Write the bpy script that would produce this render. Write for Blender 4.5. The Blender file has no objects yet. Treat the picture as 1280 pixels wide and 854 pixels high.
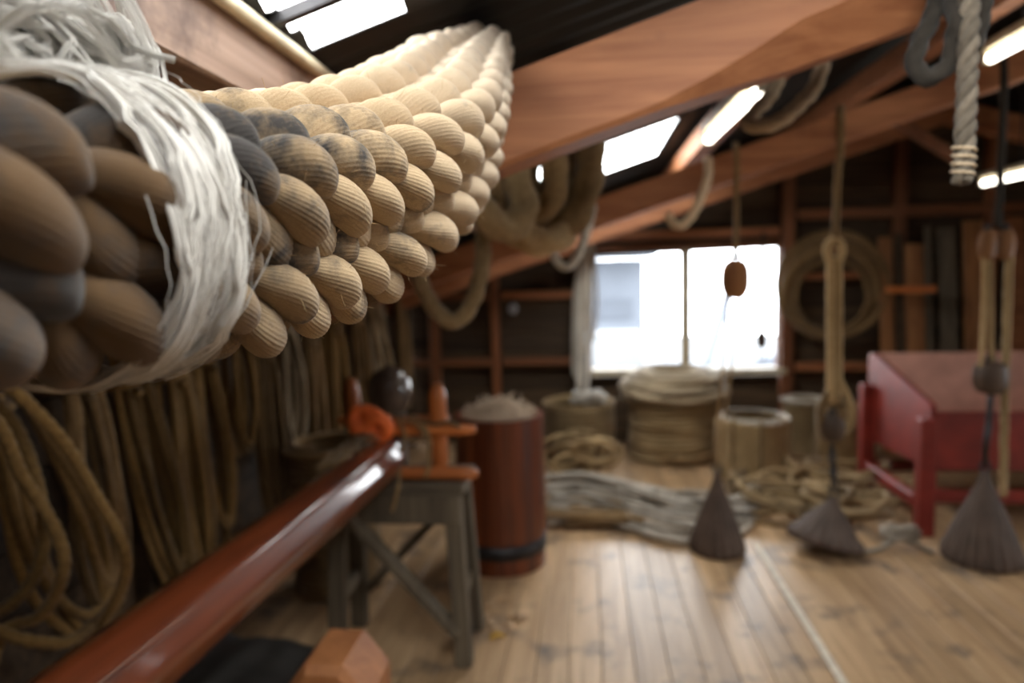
import bpy, math, random
from mathutils import Vector, Matrix, noise
random.seed(7)
R_ = math.radians
scn = bpy.context.scene
COL = scn.collection

# ------------------------------------------------------------------ camera
F = 24.0 / 36.0 * 1280
CAM_O = Vector((0, 0, 1.5))
CAM_M = Matrix.Rotation(R_(6.3), 3, 'Z') @ Matrix.Rotation(R_(90 - 5.6), 3, 'X') @ Matrix.Rotation(R_(-1.5), 3, 'Z')
cd = bpy.data.cameras.new('camera')
cd.lens = 24; cd.sensor_width = 36; cd.clip_start = 0.02; cd.clip_end = 300
cd.dof.use_dof = True; cd.dof.focus_distance = 0.62; cd.dof.aperture_fstop = 2.6; cd.dof.aperture_blades = 9
cam = bpy.data.objects.new('camera', cd); COL.objects.link(cam)
cam.matrix_world = Matrix.Translation(CAM_O) @ CAM_M.to_4x4()
scn.camera = cam

# ------------------------------------------------------------------ sky and exposure
w = bpy.data.worlds.new('overcast_sky'); scn.world = w; w.use_nodes = True
bg = w.node_tree.nodes['Background']
bg.inputs[0].default_value = (0.97, 0.985, 1.0, 1); bg.inputs[1].default_value = 11.0
scn.view_settings.view_transform = 'Standard'; scn.view_settings.look = 'None'
scn.view_settings.gamma = 1; scn.view_settings.use_curve_mapping = False
scn.view_settings.exposure = 0.25

def portal(name, loc, rot, sx, sy):
    l = bpy.data.lights.new(name, 'AREA'); l.shape = 'RECTANGLE'; l.size = sx; l.size_y = sy
    l.cycles.is_portal = True
    o = bpy.data.objects.new(name, l); COL.objects.link(o); o.location = loc; o.rotation_euler = rot
    return o

# ------------------------------------------------------------------ view rays -> points at a real distance
def ray(px, py):
    return CAM_M @ Vector(((px - 640) / F, -(py - 427) / F, -1))
def at(px, py, Y):
    d = ray(px, py); return CAM_O + d * (Y / d.y)
def atd(px, py, dep):
    return CAM_O + ray(px, py) * dep
def fl(px, py, Z=0.0):
    d = ray(px, py); return CAM_O + d * ((Z - 1.5) / d.z)

# ------------------------------------------------------------------ materials
def newmat(name):
    m = bpy.data.materials.new(name); m.use_nodes = True
    nt = m.node_tree; b = nt.nodes['Principled BSDF']
    return m, nt, b
def N(nt, t, **kw):
    n = nt.nodes.new(t)
    for k, v in kw.items():
        if k in n.inputs: n.inputs[k].default_value = v
        else: setattr(n, k, v)
    return n
def rgba(c): return (c[0], c[1], c[2], 1)
def coords(nt, scale):
    tc = N(nt, 'ShaderNodeTexCoord'); oi = N(nt, 'ShaderNodeObjectInfo')
    mul = N(nt, 'ShaderNodeMath', operation='MULTIPLY'); mul.inputs[1].default_value = 37.0
    nt.links.new(oi.outputs['Random'], mul.inputs[0])
    add = N(nt, 'ShaderNodeVectorMath', operation='ADD')
    nt.links.new(tc.outputs['Object'], add.inputs[0]); nt.links.new(mul.outputs[0], add.inputs[1])
    mp = N(nt, 'ShaderNodeMapping'); mp.inputs['Scale'].default_value = scale
    nt.links.new(add.outputs[0], mp.inputs[0])
    return mp, oi
def wood(name, a, b_, axis='X', rough=0.6, sc=1.0, bump=0.25, coat=0.0, stain=None, vary=0.35, spec=0.4):
    m, nt, b = newmat(name)
    s = {'X': (0.6, 9, 9), 'Y': (9, 0.6, 9), 'Z': (9, 9, 0.6)}[axis]
    mp, oi = coords(nt, tuple(v * sc for v in s))
    n1 = N(nt, 'ShaderNodeTexNoise', Scale=2.2, Detail=6.0, Roughness=0.62, Distortion=0.8)
    nt.links.new(mp.outputs[0], n1.inputs['Vector'])
    cr = N(nt, 'ShaderNodeValToRGB'); cr.color_ramp.elements[0].position = 0.3; cr.color_ramp.elements[1].position = 0.72
    cr.color_ramp.elements[0].color = rgba(a); cr.color_ramp.elements[1].color = rgba(b_)
    nt.links.new(n1.outputs[0], cr.inputs[0])
    hv = N(nt, 'ShaderNodeHueSaturation')
    mr = N(nt, 'ShaderNodeMapRange'); mr.inputs['To Min'].default_value = 1 - vary; mr.inputs['To Max'].default_value = 1 + vary * 0.6
    nt.links.new(oi.outputs['Random'], mr.inputs[0]); nt.links.new(mr.outputs[0], hv.inputs['Value'])
    nt.links.new(cr.outputs[0], hv.inputs['Color'])
    out = hv.outputs[0]
    if stain:
        tc = N(nt, 'ShaderNodeNewGeometry')
        n2 = N(nt, 'ShaderNodeTexNoise', Scale=stain[1], Detail=5.0, Roughness=0.65)
        nt.links.new(tc.outputs['Position'], n2.inputs['Vector'])
        c2 = N(nt, 'ShaderNodeValToRGB'); c2.color_ramp.elements[0].position = stain[2]; c2.color_ramp.elements[1].position = stain[2] + 0.16
        nt.links.new(n2.outputs[0], c2.inputs[0])
        mx = N(nt, 'ShaderNodeMixRGB'); mx.inputs[2].default_value = rgba(stain[0])
        nt.links.new(c2.outputs[0], mx.inputs[0]); nt.links.new(out, mx.inputs[1]); out = mx.outputs[0]
    nt.links.new(out, b.inputs['Base Color'])
    b.inputs['Roughness'].default_value = rough; b.inputs['Coat Weight'].default_value = coat
    b.inputs['Coat Roughness'].default_value = 0.08; b.inputs['Specular IOR Level'].default_value = spec
    bp = N(nt, 'ShaderNodeBump', Strength=bump, Distance=0.004)
    nt.links.new(n1.outputs[0], bp.inputs['Height']); nt.links.new(bp.outputs[0], b.inputs['Normal'])
    return m
def plain(name, c, rough=0.6, metal=0.0, var=0.25, scale=14.0, bump=0.15, coat=0.0, spec=0.4):
    m, nt, b = newmat(name)
    tc = N(nt, 'ShaderNodeTexCoord')
    n1 = N(nt, 'ShaderNodeTexNoise', Scale=scale, Detail=5.0, Roughness=0.6)
    nt.links.new(tc.outputs['Object'], n1.inputs['Vector'])
    cr = N(nt, 'ShaderNodeValToRGB'); cr.color_ramp.elements[0].position = 0.3; cr.color_ramp.elements[1].position = 0.75
    cr.color_ramp.elements[0].color = rgba([v * (1 - var) for v in c]); cr.color_ramp.elements[1].color = rgba([min(1, v * (1 + var)) for v in c])
    nt.links.new(n1.outputs[0], cr.inputs[0]); nt.links.new(cr.outputs[0], b.inputs['Base Color'])
    b.inputs['Roughness'].default_value = rough; b.inputs['Metallic'].default_value = metal
    b.inputs['Coat Weight'].default_value = coat; b.inputs['Specular IOR Level'].default_value = spec
    bp = N(nt, 'ShaderNodeBump', Strength=bump, Distance=0.003)
    nt.links.new(n1.outputs[0], bp.inputs['Height']); nt.links.new(bp.outputs[0], b.inputs['Normal'])
    return m
def ropemat(name, a, b_, scale=60.0, rough=0.9):
    m, nt, b = newmat(name)
    tc = N(nt, 'ShaderNodeTexCoord')
    n1 = N(nt, 'ShaderNodeTexNoise', Scale=scale, Detail=4.0, Roughness=0.7)
    nt.links.new(tc.outputs['Object'], n1.inputs['Vector'])
    n0 = N(nt, 'ShaderNodeTexNoise', Scale=3.0, Detail=2.0)
    nt.links.new(tc.outputs['Object'], n0.inputs['Vector'])
    av = N(nt, 'ShaderNodeMath', operation='ADD'); nt.links.new(n1.outputs[0], av.inputs[0]); nt.links.new(n0.outputs[0], av.inputs[1])
    hf = N(nt, 'ShaderNodeMath', operation='MULTIPLY'); hf.inputs[1].default_value = 0.5; nt.links.new(av.outputs[0], hf.inputs[0])
    cr = N(nt, 'ShaderNodeValToRGB'); cr.color_ramp.elements[0].position = 0.36; cr.color_ramp.elements[1].position = 0.64
    cr.color_ramp.elements[0].color = rgba(a); cr.color_ramp.elements[1].color = rgba(b_)
    nt.links.new(hf.outputs[0], cr.inputs[0])
    oi = N(nt, 'ShaderNodeObjectInfo'); hv = N(nt, 'ShaderNodeHueSaturation'); mr = N(nt, 'ShaderNodeMapRange')
    mr.inputs['To Min'].default_value = 0.6; mr.inputs['To Max'].default_value = 1.3
    nt.links.new(oi.outputs['Random'], mr.inputs[0]); nt.links.new(mr.outputs[0], hv.inputs['Value'])
    nt.links.new(cr.outputs[0], hv.inputs['Color']); nt.links.new(hv.outputs[0], b.inputs['Base Color'])
    b.inputs['Roughness'].default_value = rough; b.inputs['Specular IOR Level'].default_value = 0.2
    b.inputs['Sheen Weight'].default_value = 0.15
    bp = N(nt, 'ShaderNodeBump', Strength=0.4, Distance=0.003)
    nt.links.new(n1.outputs[0], bp.inputs['Height']); nt.links.new(bp.outputs[0], b.inputs['Normal'])
    return m

M = {}
M['floor'] = wood('floor_pine', (0.36, 0.215, 0.105), (0.66, 0.44, 0.245), 'Y', rough=0.37, bump=0.12, stain=((0.09, 0.07, 0.06), 3.6, 0.535), vary=0.20, spec=0.5)
M['rafter'] = wood('rafter_oiled_pine', (0.23, 0.078, 0.029), (0.46, 0.19, 0.08), 'X', rough=0.6, vary=0.12, stain=((0.13, 0.05, 0.022), 4.0, 0.60))
M['purlin'] = wood('purlin_grey_pine', (0.17, 0.095, 0.06), (0.50, 0.35, 0.265), 'Y', rough=0.65, sc=0.8, stain=((0.09, 0.05, 0.035), 5.0, 0.50))
M['wall'] = wood('wall_dark_boards', (0.035, 0.020, 0.010), (0.105, 0.062, 0.030), 'X', rough=0.75)
M['stud'] = wood('stud_red_pine', (0.14, 0.045, 0.016), (0.32, 0.12, 0.045), 'Z', rough=0.6)
M['rail'] = wood('rail_red_pine', (0.16, 0.052, 0.018), (0.34, 0.13, 0.05), 'X', rough=0.6)
M['frame'] = plain('window_cream_paint', (0.50, 0.42, 0.28), 0.5)
M['sheet'] = plain('roof_tarred_sheet', (0.018, 0.016, 0.014), 0.6, var=0.4, scale=5)
M['mahog'] = wood('mahogany_varnish', (0.07, 0.013, 0.004), (0.20, 0.043, 0.011), 'Y', rough=0.35, coat=1.0, bump=0.05, vary=0.1)
M['drumwood'] = wood('drum_red_stain', (0.06, 0.012, 0.004), (0.25, 0.055, 0.015), 'Z', rough=0.42, coat=0.35, bump=0.1, vary=0.25)
M['posthead'] = wood('post_head_wood', (0.24, 0.085, 0.028), (0.42, 0.17, 0.06), 'Z', rough=0.55)
M['orangewood'] = wood('turned_orange_wood', (0.38, 0.10, 0.020), (0.64, 0.20, 0.045), 'Z', rough=0.45, coat=0.2)
M['orangewoodx'] = wood('turned_orange_wood_bar', (0.38, 0.10, 0.020), (0.64, 0.20, 0.045), 'X', rough=0.45, coat=0.2)
M['trestle'] = wood('weathered_grey_timber', (0.075, 0.058, 0.040), (0.20, 0.155, 0.10), 'Z', rough=0.8)
M['trestlex'] = wood('weathered_grey_timber_top', (0.075, 0.058, 0.040), (0.22, 0.17, 0.11), 'X', rough=0.8)
M['iron'] = plain('black_iron', (0.045, 0.043, 0.045), 0.5, 0.6, 0.35)
M['cone'] = plain('brown_lead', (0.105, 0.07, 0.052), 0.65, 0.0, 0.35, 10)
M['red'] = plain('red_paint_worn', (0.205, 0.022, 0.013), 0.5, 0, 0.35, 6, 0.1, 0.05)
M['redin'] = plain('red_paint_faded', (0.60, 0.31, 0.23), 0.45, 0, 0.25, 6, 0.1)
M['block'] = wood('pulley_wood', (0.16, 0.065, 0.022), (0.36, 0.16, 0.055), 'Z', rough=0.5)
M['blockdark'] = wood('pulley_wood_dark', (0.035, 0.022, 0.015), (0.10, 0.06, 0.036), 'Z', rough=0.5)
M['rope'] = ropemat('rope_manila', (0.26, 0.165, 0.072), (0.48, 0.335, 0.17))
M['ropehank'] = ropemat('rope_hank_golden', (0.145, 0.080, 0.024), (0.30, 0.178, 0.058))
M['ropedark'] = ropemat('rope_tarred_tan', (0.13, 0.076, 0.030), (0.27, 0.168, 0.072))
M['ropegrey'] = ropemat('rope_weathered_grey', (0.34, 0.29, 0.225), (0.62, 0.555, 0.465))
M['ropewhite'] = ropemat('rope_white_cotton', (0.55, 0.50, 0.42), (0.80, 0.76, 0.68))
M['ropecap'] = ropemat('rope_coil_greyed', (0.25, 0.185, 0.11), (0.50, 0.395, 0.26))
M['ropepale'] = ropemat('rope_pale_warm', (0.46, 0.34, 0.21), (0.74, 0.58, 0.40))  # on the bight by the lamp this paleness stands for lamplight
M['ropetarry'] = ropemat('rope_grey_brown', (0.11, 0.085, 0.06), (0.24, 0.195, 0.145))
M['tarp'] = plain('dark_tarpaulin', (0.05, 0.046, 0.042), 0.6, 0, 0.5, 4)
M['ropecoil'] = ropemat('rope_coil_tan', (0.20, 0.130, 0.058), (0.42, 0.292, 0.148))
M['ropeblack'] = ropemat('rope_tarred_dark', (0.022, 0.017, 0.012), (0.06, 0.048, 0.036))
M['tow'] = ropemat('tow_fibre', (0.42, 0.31, 0.21), (0.70, 0.57, 0.43), 90)
M['orange'] = plain('orange_cord', (0.85, 0.16, 0.03), 0.6, 0, 0.2, 60)
M['buoy'] = plain('buoy_glaze', (0.10, 0.07, 0.055), 0.25, 0, 0.3, 6, 0.05, 0.5)
M['batten'] = plain('pale_batten', (0.72, 0.63, 0.50), 0.5)
M['chip'] = wood('wood_chip', (0.40, 0.24, 0.12), (0.66, 0.45, 0.27), 'X')
M['yellow'] = plain('yellow_chip', (0.75, 0.42, 0.05), 0.6)
M['cream'] = plain('cream_pipe', (0.60, 0.52, 0.36), 0.5)
M['pewter'] = plain('dull_zinc', (0.45, 0.46, 0.48), 0.35, 0.8)
M['blue'] = plain('blue_enamel', (0.03, 0.06, 0.16), 0.4)
M['quay'] = plain('pale_quay', (0.12, 0.125, 0.13), 0.8, 0, 0.1, 0.6)
M['hull'] = plain('pale_hull', (0.072, 0.082, 0.10), 0.6, 0, 0.08, 1)
M['shedpaint'] = plain('pale_blue_shed', (0.105, 0.118, 0.14), 0.7, 0, 0.08, 1)
M['core'] = plain('fender_core', (0.05, 0.035, 0.02), 0.95)

def glassmat():
    m, nt, b = newmat('window_glass')
    out = nt.nodes['Material Output']
    t = N(nt, 'ShaderNodeBsdfTransparent'); t.inputs[0].default_value = (0.96, 0.97, 0.98, 1)
    g = N(nt, 'ShaderNodeBsdfGlossy', Roughness=0.05); fr = N(nt, 'ShaderNodeFresnel', IOR=1.45)
    mx = N(nt, 'ShaderNodeMixShader'); nt.links.new(fr.outputs[0], mx.inputs[0])
    nt.links.new(t.outputs[0], mx.inputs[1]); nt.links.new(g.outputs[0], mx.inputs[2]); nt.links.new(mx.outputs[0], out.inputs[0])
    return m
M['glass'] = glassmat()
def skymat():
    m, nt, b = newmat('skylight_fibreglass')
    out = nt.nodes['Material Output']
    t = N(nt, 'ShaderNodeBsdfTransparent'); t.inputs[0].default_value = (0.97, 0.98, 0.96, 1)
    g = N(nt, 'ShaderNodeBsdfTranslucent'); g.inputs[0].default_value = (0.92, 0.93, 0.90, 1)
    nz = N(nt, 'ShaderNodeTexNoise', Scale=4.0, Detail=4.0); tc = N(nt, 'ShaderNodeTexCoord'); nt.links.new(tc.outputs['Object'], nz.inputs['Vector'])
    mr = N(nt, 'ShaderNodeMapRange'); mr.inputs['To Min'].default_value = 0.1; mr.inputs['To Max'].default_value = 0.5
    nt.links.new(nz.outputs[0], mr.inputs[0])
    mx = N(nt, 'ShaderNodeMixShader'); nt.links.new(mr.outputs[0], mx.inputs[0])
    nt.links.new(t.outputs[0], mx.inputs[1]); nt.links.new(g.outputs[0], mx.inputs[2]); nt.links.new(mx.outputs[0], out.inputs[0])
    return m
M['skylight'] = skymat()
def lampmat():
    m, nt, b = newmat('fluorescent_tube')
    b.inputs['Base Color'].default_value = (1, 1, 1, 1)
    b.inputs['Emission Color'].default_value = (1.0, 0.93, 0.80, 1); b.inputs['Emission Strength'].default_value = 6.5
    return m
M['lamp'] = lampmat()

def jutemat():
    """jute rope of the fender: tan, object colour adds grime, painted sky reflection and painted shade, with a stain pattern of its own"""
    m, nt, b = newmat('jute_fender_rope')
    tc = N(nt, 'ShaderNodeTexCoord'); oi = N(nt, 'ShaderNodeObjectInfo'); geo = N(nt, 'ShaderNodeNewGeometry')
    mp = N(nt, 'ShaderNodeMapping'); mp.inputs['Scale'].default_value = (14, 60, 60)
    nt.links.new(tc.outputs['Object'], mp.inputs[0])
    n1 = N(nt, 'ShaderNodeTexNoise', Scale=1.0, Detail=5.0, Roughness=0.7); nt.links.new(mp.outputs[0], n1.inputs['Vector'])
    cr = N(nt, 'ShaderNodeValToRGB'); cr.color_ramp.elements[0].position = 0.3; cr.color_ramp.elements[1].position = 0.7
    cr.color_ramp.elements[0].color = (0.36, 0.235, 0.115, 1); cr.color_ramp.elements[1].color = (0.63, 0.47, 0.295, 1)
    nt.links.new(n1.outputs[0], cr.inputs[0])
    n2 = N(nt, 'ShaderNodeTexNoise', Scale=24.0, Detail=5.0, Roughness=0.65); nt.links.new(geo.outputs['Position'], n2.inputs['Vector'])
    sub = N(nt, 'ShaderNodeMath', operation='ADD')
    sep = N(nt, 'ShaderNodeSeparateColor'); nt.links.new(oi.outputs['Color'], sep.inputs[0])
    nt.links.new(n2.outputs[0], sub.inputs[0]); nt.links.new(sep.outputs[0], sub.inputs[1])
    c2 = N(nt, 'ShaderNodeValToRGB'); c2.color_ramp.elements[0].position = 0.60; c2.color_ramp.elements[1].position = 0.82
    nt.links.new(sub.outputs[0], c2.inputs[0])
    # shade painted on as dark brown, near ropes (blue channel)
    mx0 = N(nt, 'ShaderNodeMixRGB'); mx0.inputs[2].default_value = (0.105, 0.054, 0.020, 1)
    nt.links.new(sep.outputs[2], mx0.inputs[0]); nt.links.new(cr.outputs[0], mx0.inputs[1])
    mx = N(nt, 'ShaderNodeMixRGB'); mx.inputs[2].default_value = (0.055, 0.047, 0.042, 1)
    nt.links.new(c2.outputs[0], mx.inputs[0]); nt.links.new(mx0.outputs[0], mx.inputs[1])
    # paler ropes further along the fender (green channel)
    mx2 = N(nt, 'ShaderNodeMixRGB'); mx2.inputs[2].default_value = (0.84, 0.735, 0.615, 1)
    nt.links.new(sep.outputs[1], mx2.inputs[0]); nt.links.new(mx.outputs[0], mx2.inputs[1])
    nt.links.new(mx2.outputs[0], b.inputs['Base Color'])
    b.inputs['Roughness'].default_value = 0.9; b.inputs['Specular IOR Level'].default_value = 0.2; b.inputs['Sheen Weight'].default_value = 0.2
    bp = N(nt, 'ShaderNodeBump', Strength=0.5, Distance=0.0015)
    nt.links.new(n1.outputs[0], bp.inputs['Height']); nt.links.new(bp.outputs[0], b.inputs['Normal'])
    return m
M['jute'] = jutemat()
def twinemat():
    m, nt, b = newmat('silky_white_twine')
    b.inputs['Base Color'].default_value = (0.66, 0.62, 0.56, 1); b.inputs['Roughness'].default_value = 0.45
    b.inputs['Sheen Weight'].default_value = 0.3
    return m
M['twine'] = twinemat()

# ------------------------------------------------------------------ mesh helpers
def tag(o, label=None, cat=None, group=None, kind=None):
    if label: o['label'] = label
    if cat: o['category'] = cat
    if group: o['group'] = group
    if kind: o['kind'] = kind
    return o
def empty(name, loc, label=None, cat=None, group=None, kind=None):
    o = bpy.data.objects.new(name, None); COL.objects.link(o); o.location = loc; o.empty_display_size = 0.1
    return tag(o, label, cat, group, kind)
def frames(pts, closed=False):
    n = len(pts); T = []
    for i in range(n):
        a = pts[(i - 1) % n] if (closed or i > 0) else pts[0]
        c = pts[(i + 1) % n] if (closed or i < n - 1) else pts[-1]
        t = (c - a); T.append(t.normalized() if t.length > 1e-9 else Vector((0, 0, 1)))
    up = Vector((0, 0, 1)) if abs(T[0].z) < 0.9 else Vector((1, 0, 0))
    U = (up - T[0] * up.dot(T[0])).normalized(); out = []
    for i in range(n):
        U = U - T[i] * U.dot(T[i])
        if U.length < 1e-6: U = T[i].orthogonal()
        U.normalize(); out.append((T[i], U.copy(), T[i].cross(U)))
    return out
def spline(P, step=0.02, closed=False):
    P = [Vector(p) for p in P]; n = len(P); out = []
    segs = n if closed else n - 1
    for i in range(segs):
        p1, p2 = P[i], P[(i + 1) % n]
        p0 = P[(i - 1) % n] if (closed or i > 0) else p1 * 2 - p2
        p3 = P[(i + 2) % n] if (closed or i < n - 2) else p2 * 2 - p1
        k = max(2, int((p2 - p1).length / step))
        for j in range(k):
            t = j / k
            out.append(0.5 * ((2 * p1) + (p2 - p0) * t + (2 * p0 - 5 * p1 + 4 * p2 - p3) * t * t + (3 * p1 - p0 - 3 * p2 + p3) * t ** 3))
    if not closed: out.append(P[-1].copy())
    return out
class MB:
    def __init__(s): s.v = []; s.f = []
    def add(s, V, Fc):
        o = len(s.v); s.v += [Vector(p) for p in V]; s.f += [tuple(i + o for i in f) for f in Fc]; return s
    def box(s, c, d, rot=None, bev=0.0):
        hx, hy, hz = d[0] / 2, d[1] / 2, d[2] / 2; c = Vector(c)
        b = min(bev, hx * .9, hy * .9, hz * .9)
        if b <= 0:
            V = [Vector((x * hx, y * hy, z * hz)) for z in (-1, 1) for y in (-1, 1) for x in (-1, 1)]
            Fc = [(0, 2, 3, 1), (4, 5, 7, 6), (0, 1, 5, 4), (2, 6, 7, 3), (0, 4, 6, 2), (1, 3, 7, 5)]
        else:
            V = []; idx = {}
            for x in (-1, 1):
                for y in (-1, 1):
                    for z in (-1, 1):
                        for a in range(3):
                            e = [b if q != a else 0 for q in range(3)]
                            idx[(x, y, z, a)] = len(V)
                            V.append(Vector((x * (hx - e[0]), y * (hy - e[1]), z * (hz - e[2]))))
            Fc = []
            for a in range(3):
                for sg in (-1, 1):
                    o1, o2 = [(1, 2), (2, 0), (0, 1)][a]
                    q = []
                    for (p1, p2) in ((-1, -1), (1, -1), (1, 1), (-1, 1)):
                        k = [0, 0, 0]; k[a] = sg; k[o1] = p1; k[o2] = p2; q.append(idx[(*k, a)])
                    Fc.append(tuple(q if sg > 0 else q[::-1]))
            for a in range(3):
                o1, o2 = [(1, 2), (2, 0), (0, 1)][a]
                for p1 in (-1, 1):
                    for p2 in (-1, 1):
                        k0 = [0, 0, 0]; k0[a] = -1; k0[o1] = p1; k0[o2] = p2
                        k1 = list(k0); k1[a] = 1
                        q = [idx[(*k0, o1)], idx[(*k1, o1)], idx[(*k1, o2)], idx[(*k0, o2)]]
                        Fc.append(tuple(q if p1 * p2 < 0 else q[::-1]))
            for x in (-1, 1):
                for y in (-1, 1):
                    for z in (-1, 1):
                        q = [idx[(x, y, z, a)] for a in range(3)]
                        Fc.append(tuple(q if x * y * z > 0 else q[::-1]))
        if rot is not None: V = [rot @ p for p in V]
        return s.add([p + c for p in V], Fc)
    def bar(s, a, b, w, h, up=(0, 0, 1), bev=0.0):
        a, b = Vector(a), Vector(b); X = (b - a); L = X.length; X.normalize(); up = Vector(up)
        if abs(X.dot(up)) > .98: up = Vector((0, 1, 0))
        Y = up.cross(X).normalized(); Z = X.cross(Y)
        return s.box((a + b) / 2, (L, w, h), Matrix((X, Y, Z)).transposed(), bev)
    def tube(s, pts, r, seg=8, closed=False, lobes=0, pitch=0.1, depth=0.16, cap=True, ph=0.0):
        n = len(pts); fr = frames(pts, closed); V = []; Fc = []; L = 0.0
        rr = r if isinstance(r, (list, tuple)) else [r] * n
        for i in range(n):
            if i: L += (pts[i] - pts[i - 1]).length
            T, U, W = fr[i]
            for k in range(seg):
                a = 2 * math.pi * k / seg
                q = rr[i]
                if lobes: q *= 1 - depth + depth * 1.6 * abs(math.cos(lobes * 0.5 * (a - 2 * math.pi * L / pitch) + ph))
                V.append(pts[i] + U * (math.cos(a) * q) + W * (math.sin(a) * q))
        m = n if closed else n - 1
        for i in range(m):
            j = (i + 1) % n
            for k in range(seg):
                k2 = (k + 1) % seg
                Fc.append((i * seg + k, i * seg + k2, j * seg + k2, j * seg + k))
        if cap and not closed:
            Fc.append(tuple(range(seg))[::-1]); Fc.append(tuple((n - 1) * seg + k for k in range(seg)))
        return s.add(V, Fc)
    def lathe(s, prof, c, seg=32, rot=None, flute=0, fd=0.0):
        c = Vector(c); V = []; Fc = []; n = len(prof)
        for (r, z) in prof:
            for k in range(seg):
                a = 2 * math.pi * k / seg
                q = r * (1 + fd * math.cos(flute * a)) if flute else r
                p = Vector((q * math.cos(a), q * math.sin(a), z)); V.append((rot @ p if rot is not None else p) + c)
        for i in range(n - 1):
            for k in range(seg):
                k2 = (k + 1) % seg
                Fc.append((i * seg + k, i * seg + k2, (i + 1) * seg + k2, (i + 1) * seg + k))
        Fc.append(tuple(range(seg))[::-1]); Fc.append(tuple((n - 1) * seg + k for k in range(seg)))
        return s.add(V, Fc)
    def mesh(s, name, mat, off=Vector((0, 0, 0)), smooth=True):
        me = bpy.data.meshes.new(name); me.from_pydata([tuple(p - off) for p in s.v], [], s.f)
        me.materials.append(mat)
        if smooth: me.polygons.foreach_set('use_smooth', [True] * len(me.polygons))
        me.update(); return me
    def build(s, name, mat, parent=None, smooth=True, origin=None):
        """mesh given in world coordinates; kept relative to its parent chain (Empties and parts are only translated)"""
        base = Vector((0, 0, 0)); p = parent
        while p is not None: base += Vector(p.location); p = p.parent
        loc = Vector((0, 0, 0))
        if origin is not None: loc = Vector(origin) - base
        elif parent is None:
            lo = [min(q[i] for q in s.v) for i in range(3)]; hi = [max(q[i] for q in s.v) for i in range(3)]
            loc = Vector(((lo[0] + hi[0]) / 2, (lo[1] + hi[1]) / 2, lo[2]))
        o = bpy.data.objects.new(name, s.mesh(name, mat, base + loc, smooth)); COL.objects.link(o)
        o.location = loc; o.parent = parent
        return o
def rope_thing(name, P, r, mat, label, cat='rope', group=None, lobes=3, pitch=None, seg=12, step=None):
    pts = spline(P, step or max(0.006, r * 0.5))
    o = MB().tube(pts, r, seg, lobes=lobes, pitch=pitch or r * 7).build(name, M[mat])
    return tag(o, label, cat, group)
def inst(name, me, parent, loc, rot=None, scale=None):
    o = bpy.data.objects.new(name, me); COL.objects.link(o); o.parent = parent; o.location = loc
    if rot is not None: o.rotation_euler = rot
    if scale is not None: o.scale = scale
    return o

XL, XR, YF, YB = -1.6, 4.6, -2.2, 6.0        # inside faces of the loft
RIDGE = 2.6; SL = 0.31; RZ = 2.14
def roofz(x): return RZ + SL * x if x <= RIDGE else RZ + SL * (2 * RIDGE - x)

# ================================================================== SETTING
# floor: slab with planks laid along the loft, joints recessed
floor = tag(MB().box(((XL + XR) / 2, (YF + YB) / 2, -0.06), (XR - XL + .3, YB - YF + .3, 0.06)).build('floor', M['wall'], smooth=False), kind='structure')
PW = 0.126; fz = Vector(floor.location)
pm = {}
x = XL + PW / 2; k = 0
while x < XR:
    cuts = [YF, -0.4 + 2.6 * ((k * 0.37) % 1), YB] if k % 3 else [YF, YB]
    for a, b in zip(cuts[:-1], cuts[1:]):
        L = round(b - a - 0.004, 3)
        if L not in pm: pm[L] = MB().box((0, 0, 0), (PW - 0.0022, L, 0.03), bev=0.0018).mesh('plank', M['floor'], smooth=False)
        o = inst('plank', pm[L], floor, Vector((x, (a + b) / 2, -0.015 + 0.0012 * math.sin(k * 5.1))) - fz)
    x += PW; k += 1

# back wall: horizontal boards around the window opening, studs and rails in front
WX0, WX1, WZ0, WZ1 = 0.04, 1.612, 0.65, 1.678
wall_back = empty('wall_back', (0, YB, 0), kind='structure')
BH = 0.17; z = -0.03; row = 0
def gable(z):
    x0 = XL; x1 = XR
    if z > roofz(XL): x0 = (z - RZ) / SL
    if z > roofz(XR): x1 = 2 * RIDGE - (z - RZ) / SL
    return x0, x1
while z < 2.85:
    x0, x1 = gable(z + BH * 0.7)
    spans = [(x0, x1)]
    if z + BH > WZ0 - 0.06 and z < WZ1 + 0.06: spans = [(x0, WX0 - 0.05), (WX1 + 0.05, x1)]
    for a, b in spans:
        if b - a > 0.05:
            zz0, zz1 = z, z + BH - 0.006
            if len(spans) == 1 and z < WZ0 < z + BH: zz1 = WZ0 - 0.05
            MB().box(((a + b) / 2, YB + 0.03 + 0.004 * math.sin(row * 3.3), (zz0 + zz1) / 2), (b - a, 0.03, zz1 - zz0), bev=0.004).build('wall_board', M['wall'], wall_back, smooth=False, origin=((a + b) / 2, YB + 0.03, (zz0 + zz1) / 2))
    z += BH; row += 1
MB().box(((XL + XR) / 2, YB + 0.065, 0.27), (XR - XL, 0.02, 0.62)).build('backing_board', M['wall'], wall_back, smooth=False)
for (a, b, z0, z1) in ((XL, WX0 - .05, .58, 1.62), (-1.3, WX0 - .05, 1.62, 1.74), (WX1 + .05, XR, .58, 1.76)):
    MB().box(((a + b) / 2, YB + 0.065, (z0 + z1) / 2), (b - a, 0.02, z1 - z0)).build('backing_board', M['wall'], wall_back, smooth=False)
gp = [(XL, 1.60), (XR, 1.60), (XR, roofz(XR) + .02), (RIDGE, roofz(RIDGE) + .02), (XL, roofz(XL) + .02)]
gp = [(x, z + (.14 if z < 1.61 else 0)) if x > XL else (x, z) for x, z in gp]
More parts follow.
